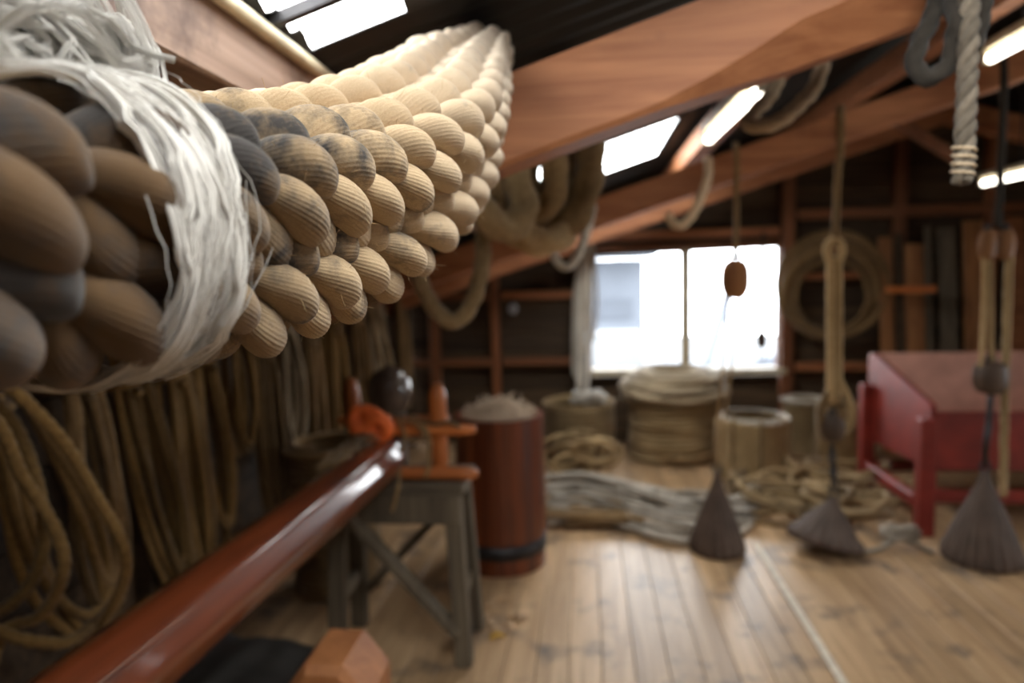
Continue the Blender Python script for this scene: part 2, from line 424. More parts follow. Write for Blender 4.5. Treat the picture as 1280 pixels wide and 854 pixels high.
MB().add([(x, YB + .055, z) for x, z in gp] + [(x, YB + .075, z) for x, z in gp], [(0, 1, 2, 3, 4), (9, 8, 7, 6, 5)] + [(i, i + 5, (i + 1) % 5 + 5, (i + 1) % 5) for i in range(5)]).build('gable_backing', M['wall'], wall_back, smooth=False)
for px, z0, z1, wd in ((617, 0, 1.84, .075), (985, 0, 2.5, .10), (722, 0, 2.02, .06)):
    X = at(px, 350, 5.93).x
    MB().box((X, 5.955, (z0 + z1) / 2), (wd, .09, z1 - z0), bev=.006).build('stud', M['stud'] if px != 722 else M['wall'], wall_back, smooth=False, origin=(X, 5.955, 0))
for X, z1 in ((-1.35, 1.66), (2.55, 2.85), (3.25, 2.68), (3.9, 2.48)):
    MB().box((X, 5.955, z1 / 2), (.09, .09, z1), bev=.006).build('stud', M['stud'], wall_back, smooth=False, origin=(X, 5.955, 0))
for (xa, xb, z, h) in ((XL, -.82, 1.318, .07), (-.74, -.12, 1.318, .07), (XL, -.82, .735, .065), (-.74, -.12, .735, .065),
                       (-.05, 1.6, 1.80, .075), (1.74, 4.5, 1.93, .085), (1.74, 2.5, 1.42, .06), (1.74, 4.5, .66, .07), (-1.0, -.12, 1.66, .06)):
    MB().box(((xa + xb) / 2, 5.95, z), (xb - xa, .10, h), bev=.006).build('rail', M['rail'], wall_back, smooth=False, origin=((xa + xb) / 2, 5.95, z))

# window in the back wall
win = empty('window_1', ((WX0 + WX1) / 2, YB, WZ0), kind='structure')
fw = .045
for (c, d) in ((((WX0 + WX1) / 2, YB + .01, WZ1 + fw / 2), (WX1 - WX0 + 2 * fw, .09, fw)), ((WX0 - fw / 2, YB + .01, (WZ0 + WZ1) / 2), (fw, .09, WZ1 - WZ0)),
               ((WX1 + fw / 2, YB + .01, (WZ0 + WZ1) / 2), (fw, .09, WZ1 - WZ0))):
    MB().box(c, d, bev=.005).build('window_frame', M['stud'], win, smooth=False)
MB().box(((WX0 + WX1) / 2, YB - .02, WZ0 - .02), (WX1 - WX0 + .12, .16, .05), bev=.006).build('window_sill', M['frame'], win, smooth=False)
mx_ = at(857, 380, 6.0).x
MB().box((mx_, YB + .01, (WZ0 + WZ1) / 2), (.08, .06, WZ1 - WZ0), bev=.006).build('mullion', M['frame'], win, smooth=False)
for a, b in ((WX0, mx_ - .04), (mx_ + .04, WX1)):
    MB().box(((a + b) / 2, YB + .03, (WZ0 + WZ1) / 2), (b - a, .005, WZ1 - WZ0)).build('pane', M['glass'], win, smooth=False)

# left wall: horizontal boards and studs, low under the eaves
wall_left = empty('wall_left', (XL, 1.9, 0), kind='structure')
for r in range(8):
    z0, z1 = r * .2 - .03, r * .2 + .164
    MB().box((XL - .02, (YF + YB) / 2, (z0 + z1) / 2), (.03, YB - YF, z1 - z0), bev=.003).build('wall_board', M['wall'], wall_left, smooth=False, origin=(XL - .02, 1.9, (z0 + z1) / 2))
MB().box((XL - .045, 1.9, .77), (.02, YB - YF, 1.62)).build('backing_board', M['wall'], wall_left, smooth=False)
for y in (-1.4, -.2, 1.0, 2.2, 3.4, 4.6, 5.85):
    MB().box((XL + .03, y, .77), (.06, .08, 1.54), bev=.004).build('stud', M['wall'], wall_left, smooth=False, origin=(XL + .03, y, 0))
MB().box((XL + .05, 1.9, 1.40), (.03, YB - YF, .07), bev=.004).build('peg_rail', M['wall'], wall_left, smooth=False, origin=(XL + .05, 1.9, 1.4))

MB().box((XL - .02, 1.9, 1.62), (.08, YB - YF, .10)).build('wall_plate', M['wall'], wall_left, smooth=False)

# right wall with an unseen window placed to light the floor, front wall with the open loft door behind the camera
wall_right = empty('wall_right', (XR, 1.9, 0), kind='structure')
RW = (1.9, 3.3, .75, 1.45)
for (y0, y1, z0, z1) in ((YF, YB, 0, RW[2]), (YF, RW[0], RW[2], RW[3]), (RW[1], YB, RW[2], RW[3]), (YF, YB, RW[3], 1.9), (YF, YB, 1.88, 2.3)):
    MB().box((XR + .03, (y0 + y1) / 2, (z0 + z1) / 2), (.05, y1 - y0, z1 - z0)).build('wall_board', M['wall'], wall_right, smooth=False, origin=(XR, (y0 + y1) / 2, z0))
win2 = empty('unseen_window', (XR, 2.6, RW[2]), kind='structure')
MB().box((XR + .03, 2.6, RW[2] - .0), (.12, 1.4, .03), bev=.004).build('window_sill', M['frame'], win2, smooth=False)
MB().box((XR + .03, 2.6, 1.1), (.05, .05, .7), bev=.004).build('mullion', M['frame'], win2, smooth=False)
for a, b in ((RW[0], 2.575), (2.625, RW[1])):
    MB().box((XR + .03, (a + b) / 2, 1.1), (.005, b - a, .7)).build('pane', M['glass'], win2, smooth=False)
wall_front = empty('wall_front', (1.5, YF, 0), kind='structure')
DX0, DX1, DZ = 2.6, 3.3, 2.0   # a closed plank door
for (x0, x1, z0, z1) in ((XL, DX0, 0, 1.58), (-1.2, DX0, 1.58, 1.9), (-.3, DX0, 1.9, 2.1), (.4, DX0, 2.1, 2.3), (DX1, XR, 0, 2.3), (DX0, DX1, DZ, 2.24), (1.0, 4.2, 2.24, 2.6)):
    MB().box(((x0 + x1) / 2, YF - .03, (z0 + z1) / 2), (x1 - x0, .05, z1 - z0)).build('wall_board', M['wall'], wall_front, smooth=False, origin=((x0 + x1) / 2, YF, z0))

dr = empty('door_1', (2.95, YF, 0), kind='structure')
for k in range(5): MB().box((DX0 + .07 + .14 * k, YF - .03, DZ / 2), (.136, .03, DZ), bev=.003).build('door_plank', M['wall'], dr, smooth=False)
for z in (.3, 1.7): MB().box((2.95, YF - .005, z), (.68, .025, .12), bev=.003).build('ledge', M['wall'], dr, smooth=False)
MB().tube(spline([(2.66, YF + .0, 1.0), (2.66, YF + .05, 1.03), (2.66, YF + .05, 1.12), (2.66, YF + .0, 1.15)], .02), .009, 8).build('door_handle', M['iron'], dr)

# ceiling: tarred corrugated sheets, rafters, purlins, skylight panes
ceil = empty('ceiling', (1.0, 1.9, 2.4), kind='structure')
def roof_panel(x0, x1, y0, y1, name, mat, lift=0.0, amp=.012):
    b = MB(); V = []; Fc = []
    ny = max(2, int((y1 - y0) / .02)); nx = 2
    for j in range(ny + 1):
        y = y0 + (y1 - y0) * j / ny
        for i in range(nx):
            x = x0 + (x1 - x0) * i / (nx - 1)
            V.append((x, y, roofz(x) + lift + amp * math.sin(y * 2 * math.pi / .1)))
    for j in range(ny):
        Fc.append((j * 2, j * 2 + 1, j * 2 + 3, j * 2 + 2))
    b.add(V, Fc)
    return b.build(name, mat, ceil)
bands = [(-2.3, -.2, []), (-.2, .4, [(.0, 1.0)]), (.4, .8, [(-.54, -.345), (.0, 1.0)]), (.8, 1.40, [(-.54, -.345)]), (1.40, 3.75, []), (3.75, 4.85, [(-.27, .49)]), (4.85, 6.1, [])]
for (y0, y1, sks) in bands:
    xs = [XL - .1] + [v for sk in sks for v in sk] + [RIDGE]
    for a, b in zip(xs[0::2], xs[1::2]): roof_panel(a, b, y0, y1, 'roof_sheet', M['sheet'])
    roof_panel(RIDGE, XR + .1, y0, y1, 'roof_sheet', M['sheet'])
SKY = [(.0, 1.0, -.2, .8), (-.54, -.345, .4, 1.40), (-.27, .49, 3.75, 4.85)]  # first skylight is added, out of view, to light rafter and fender
for (x0, x1, y0, y1) in SKY: roof_panel(x0 - .02, x1 + .02, y0 - .02, y1 + .02, 'skylight_pane', M['skylight'], lift=.028, amp=.004)
MB().bar((-.56, 1.235, roofz(-.56)), (-.33, 1.235, roofz(-.33)), .022, .02).build('glazing_bar', M['iron'], ceil, smooth=False)
def rafter(y, b0, t0, name='rafter', wane=False, x0=XL, x1=RIDGE, sgn=1, wd=.13):
    """sawn beam swept along the roof slope, with a wandering waney lower edge"""
    b = MB(); n = 48; V = []; Fc = []
    for i in range(n + 1):
        x = x0 + (x1 - x0) * i / n
        xs = x if sgn > 0 else 2 * RIDGE - x
        zb = b0 + SL * xs + .006 * noise.noise(Vector((x * 2.2, y, 0))); zt = t0 + SL * xs
        c = .012
        if wane: c = .012 + .065 * max(0, min(1, (x - .17) / .25)) * (1 - .5 * max(0, min(1, (x - .6) / .5))) + .012 * noise.noise(Vector((x * 5, 3, 1)))
        c = max(.008, c)
        for (yy, zz) in ((y, zt), (y, zb + c), (y + c * .75, zb), (y + wd - .012, zb), (y + wd, zb + .012), (y + wd, zt)):
            V.append((x, yy, zz))
    for i in range(n):
        for k in range(6):
            k2 = (k + 1) % 6; Fc.append((i * 6 + k, i * 6 + k2, i * 6 + 6 + k2, i * 6 + 6 + k))
    Fc.append(tuple(range(6))[::-1]); Fc.append(tuple(n * 6 + k for k in range(6)))
    return b.add(V, Fc).build(name, M['rafter'], ceil, smooth=False, origin=((x0 + x1) / 2, y, b0))
rafter(1.40, 1.765, 1.946, wane=True)
for y in (-1.2, 3.4, 5.3):
    rafter(y, 1.70, 1.84 if y > 0 else 1.9)
for y in (-1.2, 1.4, 3.4, 5.3): rafter(y, 1.70, 1.86, x0=RIDGE, x1=XR, sgn=-1)
# braces and ties seen under the far roof
for (a, b, wd) in ((at(1120, 150, 4.6), at(1205, 205, 4.6), .07),):
    MB().bar(a, b, .06, wd, (0, 1, 0), .004).build('brace', M['stud'], ceil, smooth=False)
for X, zb, zt, w_ in ((-.635, 1.783, 1.895, .126), (-.05, 1.93, 2.05, .09), (.66, 2.15, 2.27, .09), (1.55, 2.43, 2.55, .09), (2.55, 2.74, 2.84, .09), (3.6, 2.43, 2.55, .09)):
    if X < -.6:   # the near purlin: two lengths with a broken scarf joint
        for (y0, y1, dz) in ((.60, .79, -.0), (.797, 1.66, 0)):
            MB().box((X, (y0 + y1) / 2, (1.818 + 1.945) / 2), (w_, y1 - y0, 1.945 - 1.818), bev=.006).build('purlin', M['purlin'], ceil, smooth=False, origin=(X, (y0 + y1) / 2, zb))
        MB().box((X, -.8, 1.88), (w_, 2.75, .127), bev=.006).build('purlin', M['purlin'], ceil, smooth=False)
        MB().box((X, 3.9, 1.82), (w_, 4.4, .10), bev=.006).build('purlin', M['purlin'], ceil, smooth=False)
    else:
        ya = 1.95 if -.1 < X < 1.0 else YF
        MB().box((X, (ya + YB) / 2, (zb + zt) / 2), (w_, YB - ya, zt - zb), bev=.005).build('purlin', M['rafter'], ceil, smooth=False, origin=(X, 1.9, zb))
pp = [Vector((-.560, y, 1.944)) for y in (.3, .8, 1.2, 1.66)]
MB().tube(spline(pp, .1), .014, 10).build('conduit_pipe', M['cream'], ceil)

# light comes in through the seen openings and the added, unseen ones
portal('window_portal', ((WX0 + WX1) / 2, YB + .1, (WZ0 + WZ1) / 2), (R_(-90), 0, 0), WX1 - WX0, WZ1 - WZ0)
portal('unseen_window_portal', (XR + .08, 2.6, 1.1), (R_(90), 0, R_(90)), 1.4, .7)
for (x0, x1, y0, y1) in SKY:
    xm = (x0 + x1) / 2
    portal('skylight_portal', (xm, (y0 + y1) / 2, roofz(xm) + .07), (0, -math.atan(SL), 0), x1 - x0, y1 - y0)

# outside the window: pale quay, a moored boat and a shed, all in flat daylight
tag(MB().box((2, 27, -3.05), (60, 41, .1)).build('ground', M['quay'], smooth=False), kind='structure')
sh = empty('quay_shed', (0.2, 17, -3.0), 'pale blue shed across the quay seen through the window', 'building')
MB().box((-.2, 18, -.6), (3.2, 2, 4.8)).build('shed_wall', M['shedpaint'], sh, smooth=False)
MB().bar((-2.0, 17, 1.9), (1.6, 17, 1.9), 2.4, .12).build('shed_roof', M['hull'], sh, smooth=False)
MB().box((-.2, 16.97, .6), (2.6, .06, .5)).build('shed_window', M['hull'], sh, smooth=False)
bt = empty('moored_boat', (1.4, 12, -3.0), 'pale grey boat with stub mast lying outside the window', 'boat')
V = []; Fc = []
for i in range(13):
    t = i / 12; xx = -1.6 + 5.2 * t; wv = .9 * math.sin(math.pi * min(1, .12 + t * .88)) ** .6; zt = -.35 + .5 * t * t
    for (yy, zz) in ((-wv, zt), (-wv * .75, zt - .6), (0, -2.9), (wv * .75, zt - .6), (wv, zt)): V.append((xx, 12 + yy, zz))
for i in range(12):
    for k in range(5):
        k2 = (k + 1) % 5; Fc.append((i * 5 + k, i * 5 + k2, i * 5 + 5 + k2, i * 5 + 5 + k))
Fc.append((0, 1, 2, 3, 4)); Fc.append((64, 63, 62, 61, 60))
MB().add(V, Fc).build('hull', M['hull'], bt, smooth=False)
MB().bar((1.9, 11.6, -.4), (2.35, 11.6, 1.15), .14, .14).build('derrick', M['shedpaint'], bt, smooth=False)
MB().box((.2, 12, .1), (1.5, .9, .7)).build('wheelhouse', M['quay'], bt, smooth=False)

# ================================================================== THE ROPE FENDER hung over the rafter
AX = [(-200, 300, .30, .064), (-60, 296, .35, .070), (100, 290, .43, .083), (255, 283, .54, .101), (347, 268, .65, .110), (420, 247, .745, .114), (487, 212, .845, .112),
      (533, 175, 1.0, .114), (564, 125, 1.20, .102), (596, 80, 1.41, .066), (606, 72, 1.58, .058), (614, 112, 1.70, .046)]
axp = [atd(a, b, c) for a, b, c, r in AX]
dense = spline(axp, .004)
# radius along the dense path
keyidx = []; 
for p in axp: keyidx.append(min(range(len(dense)), key=lambda i: (dense[i] - p).length))
def rad_at(i):
    for k in range(len(keyidx) - 1):
        if keyidx[k] <= i <= keyidx[k + 1]:
            t = (i - keyidx[k]) / max(1, keyidx[k + 1] - keyidx[k]); t = t * t * (3 - 2 * t)
            return AX[k][3] * (1 - t) + AX[k + 1][3] * t
    return AX[-1][3]
RAD = [rad_at(i) for i in range(len(dense))]
T0 = (dense[1] - dense[0]).normalized()
FR = []
U = None
for i in range(len(dense)):
    T = (dense[min(i + 1, len(dense) - 1)] - dense[max(i - 1, 0)]).normalized()
    if U is None:
        U = (CAM_O + Vector((0.25, 0.1, 0)) - dense[0])
    U = (U - T * U.dot(T)).normalized()
    FR.append((T, U.copy(), T.cross(U)))
S = [0.0]
for i in range(1, len(dense)): S.append(S[-1] + (dense[i] - dense[i - 1]).length)
def locate(s):
    import bisect
    return max(0, min(len(S) - 1, bisect.bisect_left(S, s)))

def lobe_mesh(name, twist, seed, ridges=30, nx=40, rel=.024):
    """one pass of jute rope: a fat bent bean with yarn ridges laid across it"""
    ns = ridges * 4
    V = []; Fc = []
    for i in range(nx + 1):
        th = math.pi * i / nx
        x = -math.cos(th); prof = max(0.0, math.sin(th)) ** 0.62
        for k in range(ns):
            a = 2 * math.pi * k / ns
            rd = 1 + rel * (abs(math.cos(ridges * .5 * (a + twist * x))) * 2 - 1.2) * min(1, prof * 1.6) + .035 * noise.noise(Vector((x * 1.5, math.cos(a) * 1.2, math.sin(a) * 1.2 + seed * 7)))
            y = prof * math.cos(a) * rd; z = prof * math.sin(a) * rd
            V.append((x, y - .16 * x * x, z - .42 * x * x))
    for i in range(nx):
        for k in range(ns):
            k2 = (k + 1) % ns
            Fc.append((i * ns + k, (i + 1) * ns + k, (i + 1) * ns + k2, i * ns + k2))
    b = MB(); b.add(V, Fc); return b.mesh(name, M['jute'])
LOBES = [lobe_mesh('rope_lobe', tw, sd) for tw, sd in ((.55, 1), (.62, 2), (.48, 3))]
fend = empty('rope_fender', dense[locate(S[-1] * .55)], 'huge plaited jute rope fender slung over the rafter', 'rope fender')
fo = Vector(fend.location)
MB().tube([p for p in dense[::6]], [r * .58 for r in RAD[::6]], 24).build('core', M['core'], fend)
NB, NL = 4, 5
TW0 = R_(-60); TWR = R_(0)
lobecount = 0
HAIRS = []; BUMPS = []
for kb in range(NB):
    s = S[0] + .01 + kb * .016
    j = 0
    while s < S[-1] - .01:
        i0 = locate(s); Rr = RAD[i0]; near = max(0, min(1, (.15 - s) / .09)); sz = .112 * (Rr / .112) ** .55 * (1 + .55 * near); nl = NL if near < .4 else 4; far = max(0, min(1, (s - .55) / .35))
        for il in range(nl):
            t = (il - (nl - 1) / 2) / ((nl - 1) / 2)          # -1 lower ... +1 upper edge of the band
            si = s + sz * (.12 * t)
            i = locate(si); T, U, W = FR[i]; r = RAD[i]
            A = TW0 + kb * math.pi * 2 / NB + TWR * s
            ang = A + t * R_(100)
            radA = U * math.cos(A) - W * math.sin(A)
            radial = U * math.cos(ang) - W * math.sin(ang)
            circ = (-U * math.sin(ang) - W * math.cos(ang))
            tilt = R_(-36 + random.uniform(-4, 4))
            ex = (T * math.cos(tilt) + circ * math.sin(tilt)).normalized()
            pit = R_(24 + 13 * far); ex = (ex * math.cos(pit) + radial * math.sin(pit)).normalized()
            ez = (radial - ex * radial.dot(ex)).normalized(); ey = ez.cross(ex)
            c = dense[i] + radA * (r * .50) + radial * (r * (.41 + random.uniform(-.012, .012)))
            L = sz * (.34 - .11 * far) * random.uniform(.94, 1.06); wd = sz * .172 * random.uniform(.95, 1.05); hh = sz * (.21 + .07 * far)
            mt = Matrix((ex * L, ey * wd, ez * hh)).transposed().to_4x4(); mt.translation = c - fo
            dirt_skytone = max(-.05, min(.16, .27 - (si - .06) * .6)) if si < .7 else -.05
            dirt_skytone += random.choice((0, 0, 0, .05, .10)) - .02 + (.06 if radial.z > .2 else -.05) * (si < .4)  # extra grey on upward faces paints in sky reflection over the grime
            face = radial.dot((CAM_O - c).normalized()) * .6 + radA.dot((CAM_O - c).normalized()) * .6; dpt = (c - CAM_O).length
            q2 = CAM_M.transposed() @ (c - CAM_O); inf = -60 < 640 + F * q2.x / max(.01, -q2.z)
            BUMPS.append(((face + .45) / dpt if inf and face > -.45 else -1 + face, mt, (j + il + kb) % 3, (dirt_skytone, max(0, min(.55, (si - .45) * 1.0)), max(0, min(.95, (.34 - si) * 4.2)), 1)))
            lobecount += 1
            if .22 < si < .75: HAIRS.append((c.copy(), ex, ey, ez, L, wd, hh))
        s += sz * (.66 + .12 * far); j += 1
print('KEYS', [round(S[k],3) for k in keyidx]); print('LOBES', lobecount, 'length', S[-1])
BUMPS.sort(key=lambda b: -b[0])
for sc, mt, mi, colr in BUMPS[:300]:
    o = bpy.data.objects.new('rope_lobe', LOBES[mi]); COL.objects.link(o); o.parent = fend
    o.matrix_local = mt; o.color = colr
low = lobe_mesh('rope_lobe_plain', .5, 4, ridges=3, nx=12, rel=0.0)
lv = [v.co.copy() for v in low.vertices]; lf = [tuple(p.vertices) for p in low.polygons]
rest = MB()
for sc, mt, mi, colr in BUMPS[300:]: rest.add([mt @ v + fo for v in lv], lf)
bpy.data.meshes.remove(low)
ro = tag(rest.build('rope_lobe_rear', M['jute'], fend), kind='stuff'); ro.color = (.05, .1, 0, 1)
# stray jute fibres
hb = MB()
rh = random.Random(3)
for (c, ex, ey, ez, L, wd, hh) in HAIRS:
    for q in range(5):
        a = rh.uniform(-.2, math.pi + .2); x = rh.uniform(-.8, .9); pr = math.sqrt(max(0.05, 1 - x * x))
        p = c + ex * (x * L) + ey * (pr * math.cos(a) * wd - .16 * x * x * wd) + ez * (pr * math.sin(a) * hh - .42 * x * x * hh)
        n = (ey * math.cos(a) + ez * math.sin(a)).normalized()
        d = (n * .55 + ex * rh.uniform(-1, 1) + ey * rh.uniform(-1, 1)).normalized(); l = rh.uniform(.004, .011)
        cv = Vector((rh.uniform(-1, 1), rh.uniform(-1, 1), rh.uniform(-1, 1))) * l * .5
        pts = [p - n * .001, p + d * l * .4 + cv * .2, p + d * l * .75 + cv * .6, p + d * l + cv]
        hb.tube(pts, .00024, 3, cap=False)
tag(hb.build('stray_fibre', M['rope'], fend), kind='stuff')

# white twine lashing around the near end of the fender
lash = empty('twine_lashing', dense[locate(.15)], 'frayed white twine lashing wrapped around the grimy end of the fender', 'twine')
rt = random.Random(11)
def ring(s, lift, wob, a0=0, a1=2 * math.pi, n=64, skew=0.0, ph=0.0):
    out = []
    for q in range(n + 1):
        t = q / n; a = a0 + (a1 - a0) * t
        si = s + skew * t + wob * math.sin(3 * a + ph) + wob * .5 * math.sin(7 * a + ph * 2)
        i = locate(si); T, U, W = FR[i]
        rad = U * math.cos(a) - W * math.sin(a)
        out.append(dense[i] + rad * (RAD[i] * 1.125 + lift + .002 * math.sin(5 * a + ph)))
    return out
for q in range(7):
    s0 = .103 + q * .0095 + rt.uniform(-.002, .002)
    base = ring(s0, rt.uniform(0, .003), .003, math.pi, 3 * math.pi, 80, rt.uniform(-.006, .006), rt.uniform(0, 6))
    fr_ = frames(base); wb = MB(); rr = rt.uniform(.0024, .0036)
    for g in range(15):
        a0 = rt.uniform(0, 6.28); rg = rr * math.sqrt(rt.uniform(.05, 1)); tw = rt.uniform(.06, .14); ph = rt.uniform(0, 6)
        pts = [base[i] + fr_[i][1] * (rg * (1.1 + .5 * math.sin(i * .3 + ph)) * math.cos(a0 + tw * i)) + fr_[i][2] * (1.5 * rg * math.sin(a0 + tw * i)) for i in range(len(base))]
        wb.tube(pts, rt.uniform(.0009, .0015), 5, cap=False)
    wb.build('twine_wrap', M['twine'], lash)
fb = MB()
for q in range(150):
    a0 = rt.uniform(-2.6, 1.6); a1 = a0 + rt.uniform(.6, 2.4)
    pts = ring(.10 + rt.uniform(0, .066), rt.uniform(.002, .007), rt.uniform(.001, .005), a0, a1, 14, rt.uniform(-.015, .015), rt.uniform(0, 6))
    fb.tube(pts, rt.uniform(.0002, .0004), 3, cap=False)
tag(fb.build('loose_fibre', M['twine'], lash), kind='stuff')
for P in ([(180, 100, .50), (215, 112, .50), (240, 140, .495), (270, 170, .49), (300, 190, .485), (322, 206, .48)],
          [(180, 100, .50), (220, 120, .498), (250, 150, .49), (275, 165, .486), (298, 158, .482)],
          [(185, 105, .50), (222, 130, .497), (252, 165, .49), (285, 190, .484), (318, 209, .48)],
          [(130, 110, .48), (165, 140, .475), (200, 170, .47), (218, 200, .468), (222, 215, .468)],
          [(120, 105, .48), (160, 150, .475), (190, 165, .47), (212, 195, .468), (214, 210, .468)]):
    pts = spline([atd(*p) for p in P], .004)
    MB().tube(pts, [.0007 * (1 - .5 * i / len(pts)) for i in range(len(pts))], 5).build('loose_thread', M['twine'], lash)

# tangled hank of teased white fibre on top of the fender
tuft = empty('fibre_hank', atd(60, 110, .46), 'tangled hank of silky white fibre lying on top of the fender', 'fibre')
tb = [MB() for _ in range(6)]
flows = [
    [(-60, -40, .42), (30, 10, .43), (90, 60, .45), (130, 110, .46), (155, 118, .47)],
    [(60, -50, .46), (100, 10, .47), (130, 60, .48), (150, 90, .48), (140, 125, .475)],
    [(-60, 60, .42), (0, 20, .42), (60, 30, .44), (110, 80, .46), (150, 92, .47)],
    [(-60, 0, .40), (-10, 60, .41), (30, 100, .42), (70, 120, .44), (110, 135, .455)],
    [(0, -50, .44), (50, 0, .45), (80, 50, .45), (45, 80, .44), (40, 100, .43), (75, 125, .44)],
    [(60, -40, .47), (110, 20, .48), (145, 40, .49), (165, 70, .49), (170, 95, .49)],
]
for q in range(96):
    f = q % 6; P = flows[f]; dx = rt.gauss(0, 24 if f != 5 else 8); dy = rt.gauss(0, 15 if f != 5 else 7); dz = rt.gauss(0, .012); ph = rt.uniform(0, 6)
    ctl = [atd(p[0] + dx + 10 * math.sin(ph + 2 * i), p[1] + dy + 8 * math.cos(ph * 1.7 + 2.3 * i), p[2] + dz + .004 * math.sin(ph + i)) for i, p in enumerate(P)]
    base = spline(ctl, .012); fr_ = frames(base); n = len(base); wdt = rt.uniform(.0012, .0042)
    for g in range(20):
        a0 = rt.uniform(0, 6.28); rg = wdt * math.sqrt(rt.random()); tw = rt.uniform(-.12, .12); fray = rt.uniform(0, 2.2)
        pts = [base[i] + (fr_[i][1] * math.cos(a0 + tw * i) + fr_[i][2] * math.sin(a0 + tw * i)) * (rg * (1 + fray * (i / n) ** 2)) for i in range(n)]
        tb[f].tube(pts, rt.uniform(.0002, .0005), 3, cap=False)
# wisps that arch out over the beam
for q in range(16):
    e = rt.uniform(-14, 14); P = [(70 + e, -30, .47), (105 + e, 12 + e * .4, .47), (140 + e * .7, 34 + e * .5, .475), (160 + e * .6, 66 + e * .5, .48), (172 + e * .5, 92 + e * .4, .485)]
    tb[5].tube(spline([atd(*p) for p in P], .008), .0003, 4, cap=False)
for f in range(6): tag(tb[f].build('fibre_lock', M['twine'], tuft), kind='stuff')

# ================================================================== THINGS IN THE LOFT
# ---- varnished mahogany spar on trestles
def trestle(Yc, x0, x1, label):
    t = empty('trestle', ((x0 + x1) / 2, Yc, 0), label, 'trestle')
    zt = .715
    MB().box(((x0 + x1) / 2, Yc, zt - .02), (x1 - x0, .30, .04), bev=.004).build('top_board', M['trestlex'], t, smooth=False)
    for y in (Yc - .13, Yc + .13):
        MB().box(((x0 + x1) / 2, y, zt - .095), (x1 - x0 - .04, .03, .11), bev=.003).build('apron', M['trestle'], t, smooth=False)
    for x, dx in ((x1 - .05, .03), (x0 + .05, -.03)):
        for y, dy in ((Yc - .10, -.03), (Yc + .10, .05)):
            MB().bar((x, y, zt - .04), (x + dx, y + dy, 0), .065, .055, (0, 1, 0), .004).build('leg', M['trestle'], t, smooth=False)
        MB().bar((x + dx * .5, Yc - .11, .25), (x + dx * .5, Yc + .13, .25), .03, .05).build('stretcher', M['trestle'], t, smooth=False)
    MB().bar((x0 + .06, Yc - .16, zt - .06), (x1 - .04, Yc - .145, .14), .03, .075, (0, 1, 0), .003).build('brace', M['trestle'], t, smooth=False)
    MB().bar((x0 + .06, Yc + .165, .16), (x1 - .04, Yc + .15, zt - .09), .03, .06, (0, 1, 0), .003).build('brace', M['trestle'], t, smooth=False)
    return t
trestle(2.60, -1.02, -.47, 'weathered grey timber trestle under the far end of the red spar')
trestle(.75, -1.05, -.55, 'weathered grey timber trestle under the near end of the red spar')
def spar():
    b = MB(); V = []; Fc = []; n = 40; seg = 32; R0 = .087
    for i in range(n + 1):
        t = i / n; y = .45 + 2.11 * t
        r = R0 * (.94 + .10 * t); e = 0
        if i == n: r *= .95
        for k in range(seg):
            a = 2 * math.pi * k / seg + math.pi / 8
            oc = 1 / max(.001, math.cos(((a) % (math.pi / 4)) - math.pi / 8)) * math.cos(math.pi / 8)
            q = r * (.2 + .8 * oc)
            V.append((-.87 + .075 * t + q * math.cos(a), y, (.715 + R0 * 1.03) + q * math.sin(a)))
    for i in range(n):
        for k in range(seg):
            k2 = (k + 1) % seg; Fc.append((i * seg + k, i * seg + seg + k, i * seg + seg + k2, i * seg + k2))
    Fc.append(tuple(range(seg))); Fc.append(tuple(n * seg + k for k in range(seg))[::-1])
    return tag(b.add(V, Fc).build('varnished_spar', M['mahog'], origin=(-.8, 1.5, .715)), 'long varnished mahogany spar lying across the trestles', 'spar')
spar()
# tow pad lying on the spar
V = []
tp = MB(); rp = random.Random(5)
for q in range(160):
    y = rp.uniform(2.05, 2.50); x = -.81 + rp.gauss(-.02, .022); z = .905 + rp.uniform(0, .012)
    a = rp.uniform(-.5, .5)
    tp.tube([Vector((x - .03 * math.sin(a), y - .05, z - .002)), Vector((x, y, z + .006)), Vector((x + .03 * math.sin(a), y + .05, z))], .002, 4)
tag(tp.build('tow_pad', M['ropedark']), 'thin pad of tan tow fibre lying on the spar behind the orange cord', 'tow')

# ---- rope jig standing on the far trestle
jig = empty('rope_jig', (-.7, 2.62, .715), 'turned orange wood jig of pegs and bars on the far trestle', 'jig')
def turned(a, b, r, name, mat, ends=True):
    a, b = Vector(a), Vector(b); n = 14; pts = [a.lerp(b, i / n) for i in range(n + 1)]
    rr = [r * (1 if 1 < i < n - 1 else (.86 if i in (1, n - 1) else .55)) for i in range(n + 1)]
    return MB().tube(pts, rr, 16).build(name, M[mat], jig)
p = at(546, 480, 2.62); turned((p.x, 2.62, .715), (p.x, 2.62, p.z), .036, 'peg', 'orangewood')
p = at(438, 472, 2.68); q = at(447, 530, 2.68); turned((q.x, 2.68, .715), (p.x, 2.68, p.z), .030, 'peg', 'orangewood')
a = at(500, 538, 2.56); b = at(594, 538, 2.56); turned((a.x - .15, 2.57, b.z), (b.x, 2.57, b.z), .024, 'crossbar', 'orangewoodx')
b = at(597, 592, 2.53); turned((b.x - .33, 2.53, .742), (b.x, 2.53, .742), .026, 'crossbar', 'orangewoodx')
a = at(425, 520, 2.65); b = at(560, 524, 2.65); MB().box(((a.x + b.x) / 2, 2.65, b.z), (b.x - a.x, .06, .025), bev=.004).build('top_slat', M['orangewoodx'], jig, smooth=False)
for x in (-.93, -.76): MB().box((x, 2.66, .83), (.05, .05, .24), bev=.004).build('upright', M['trestle'], jig, smooth=False)
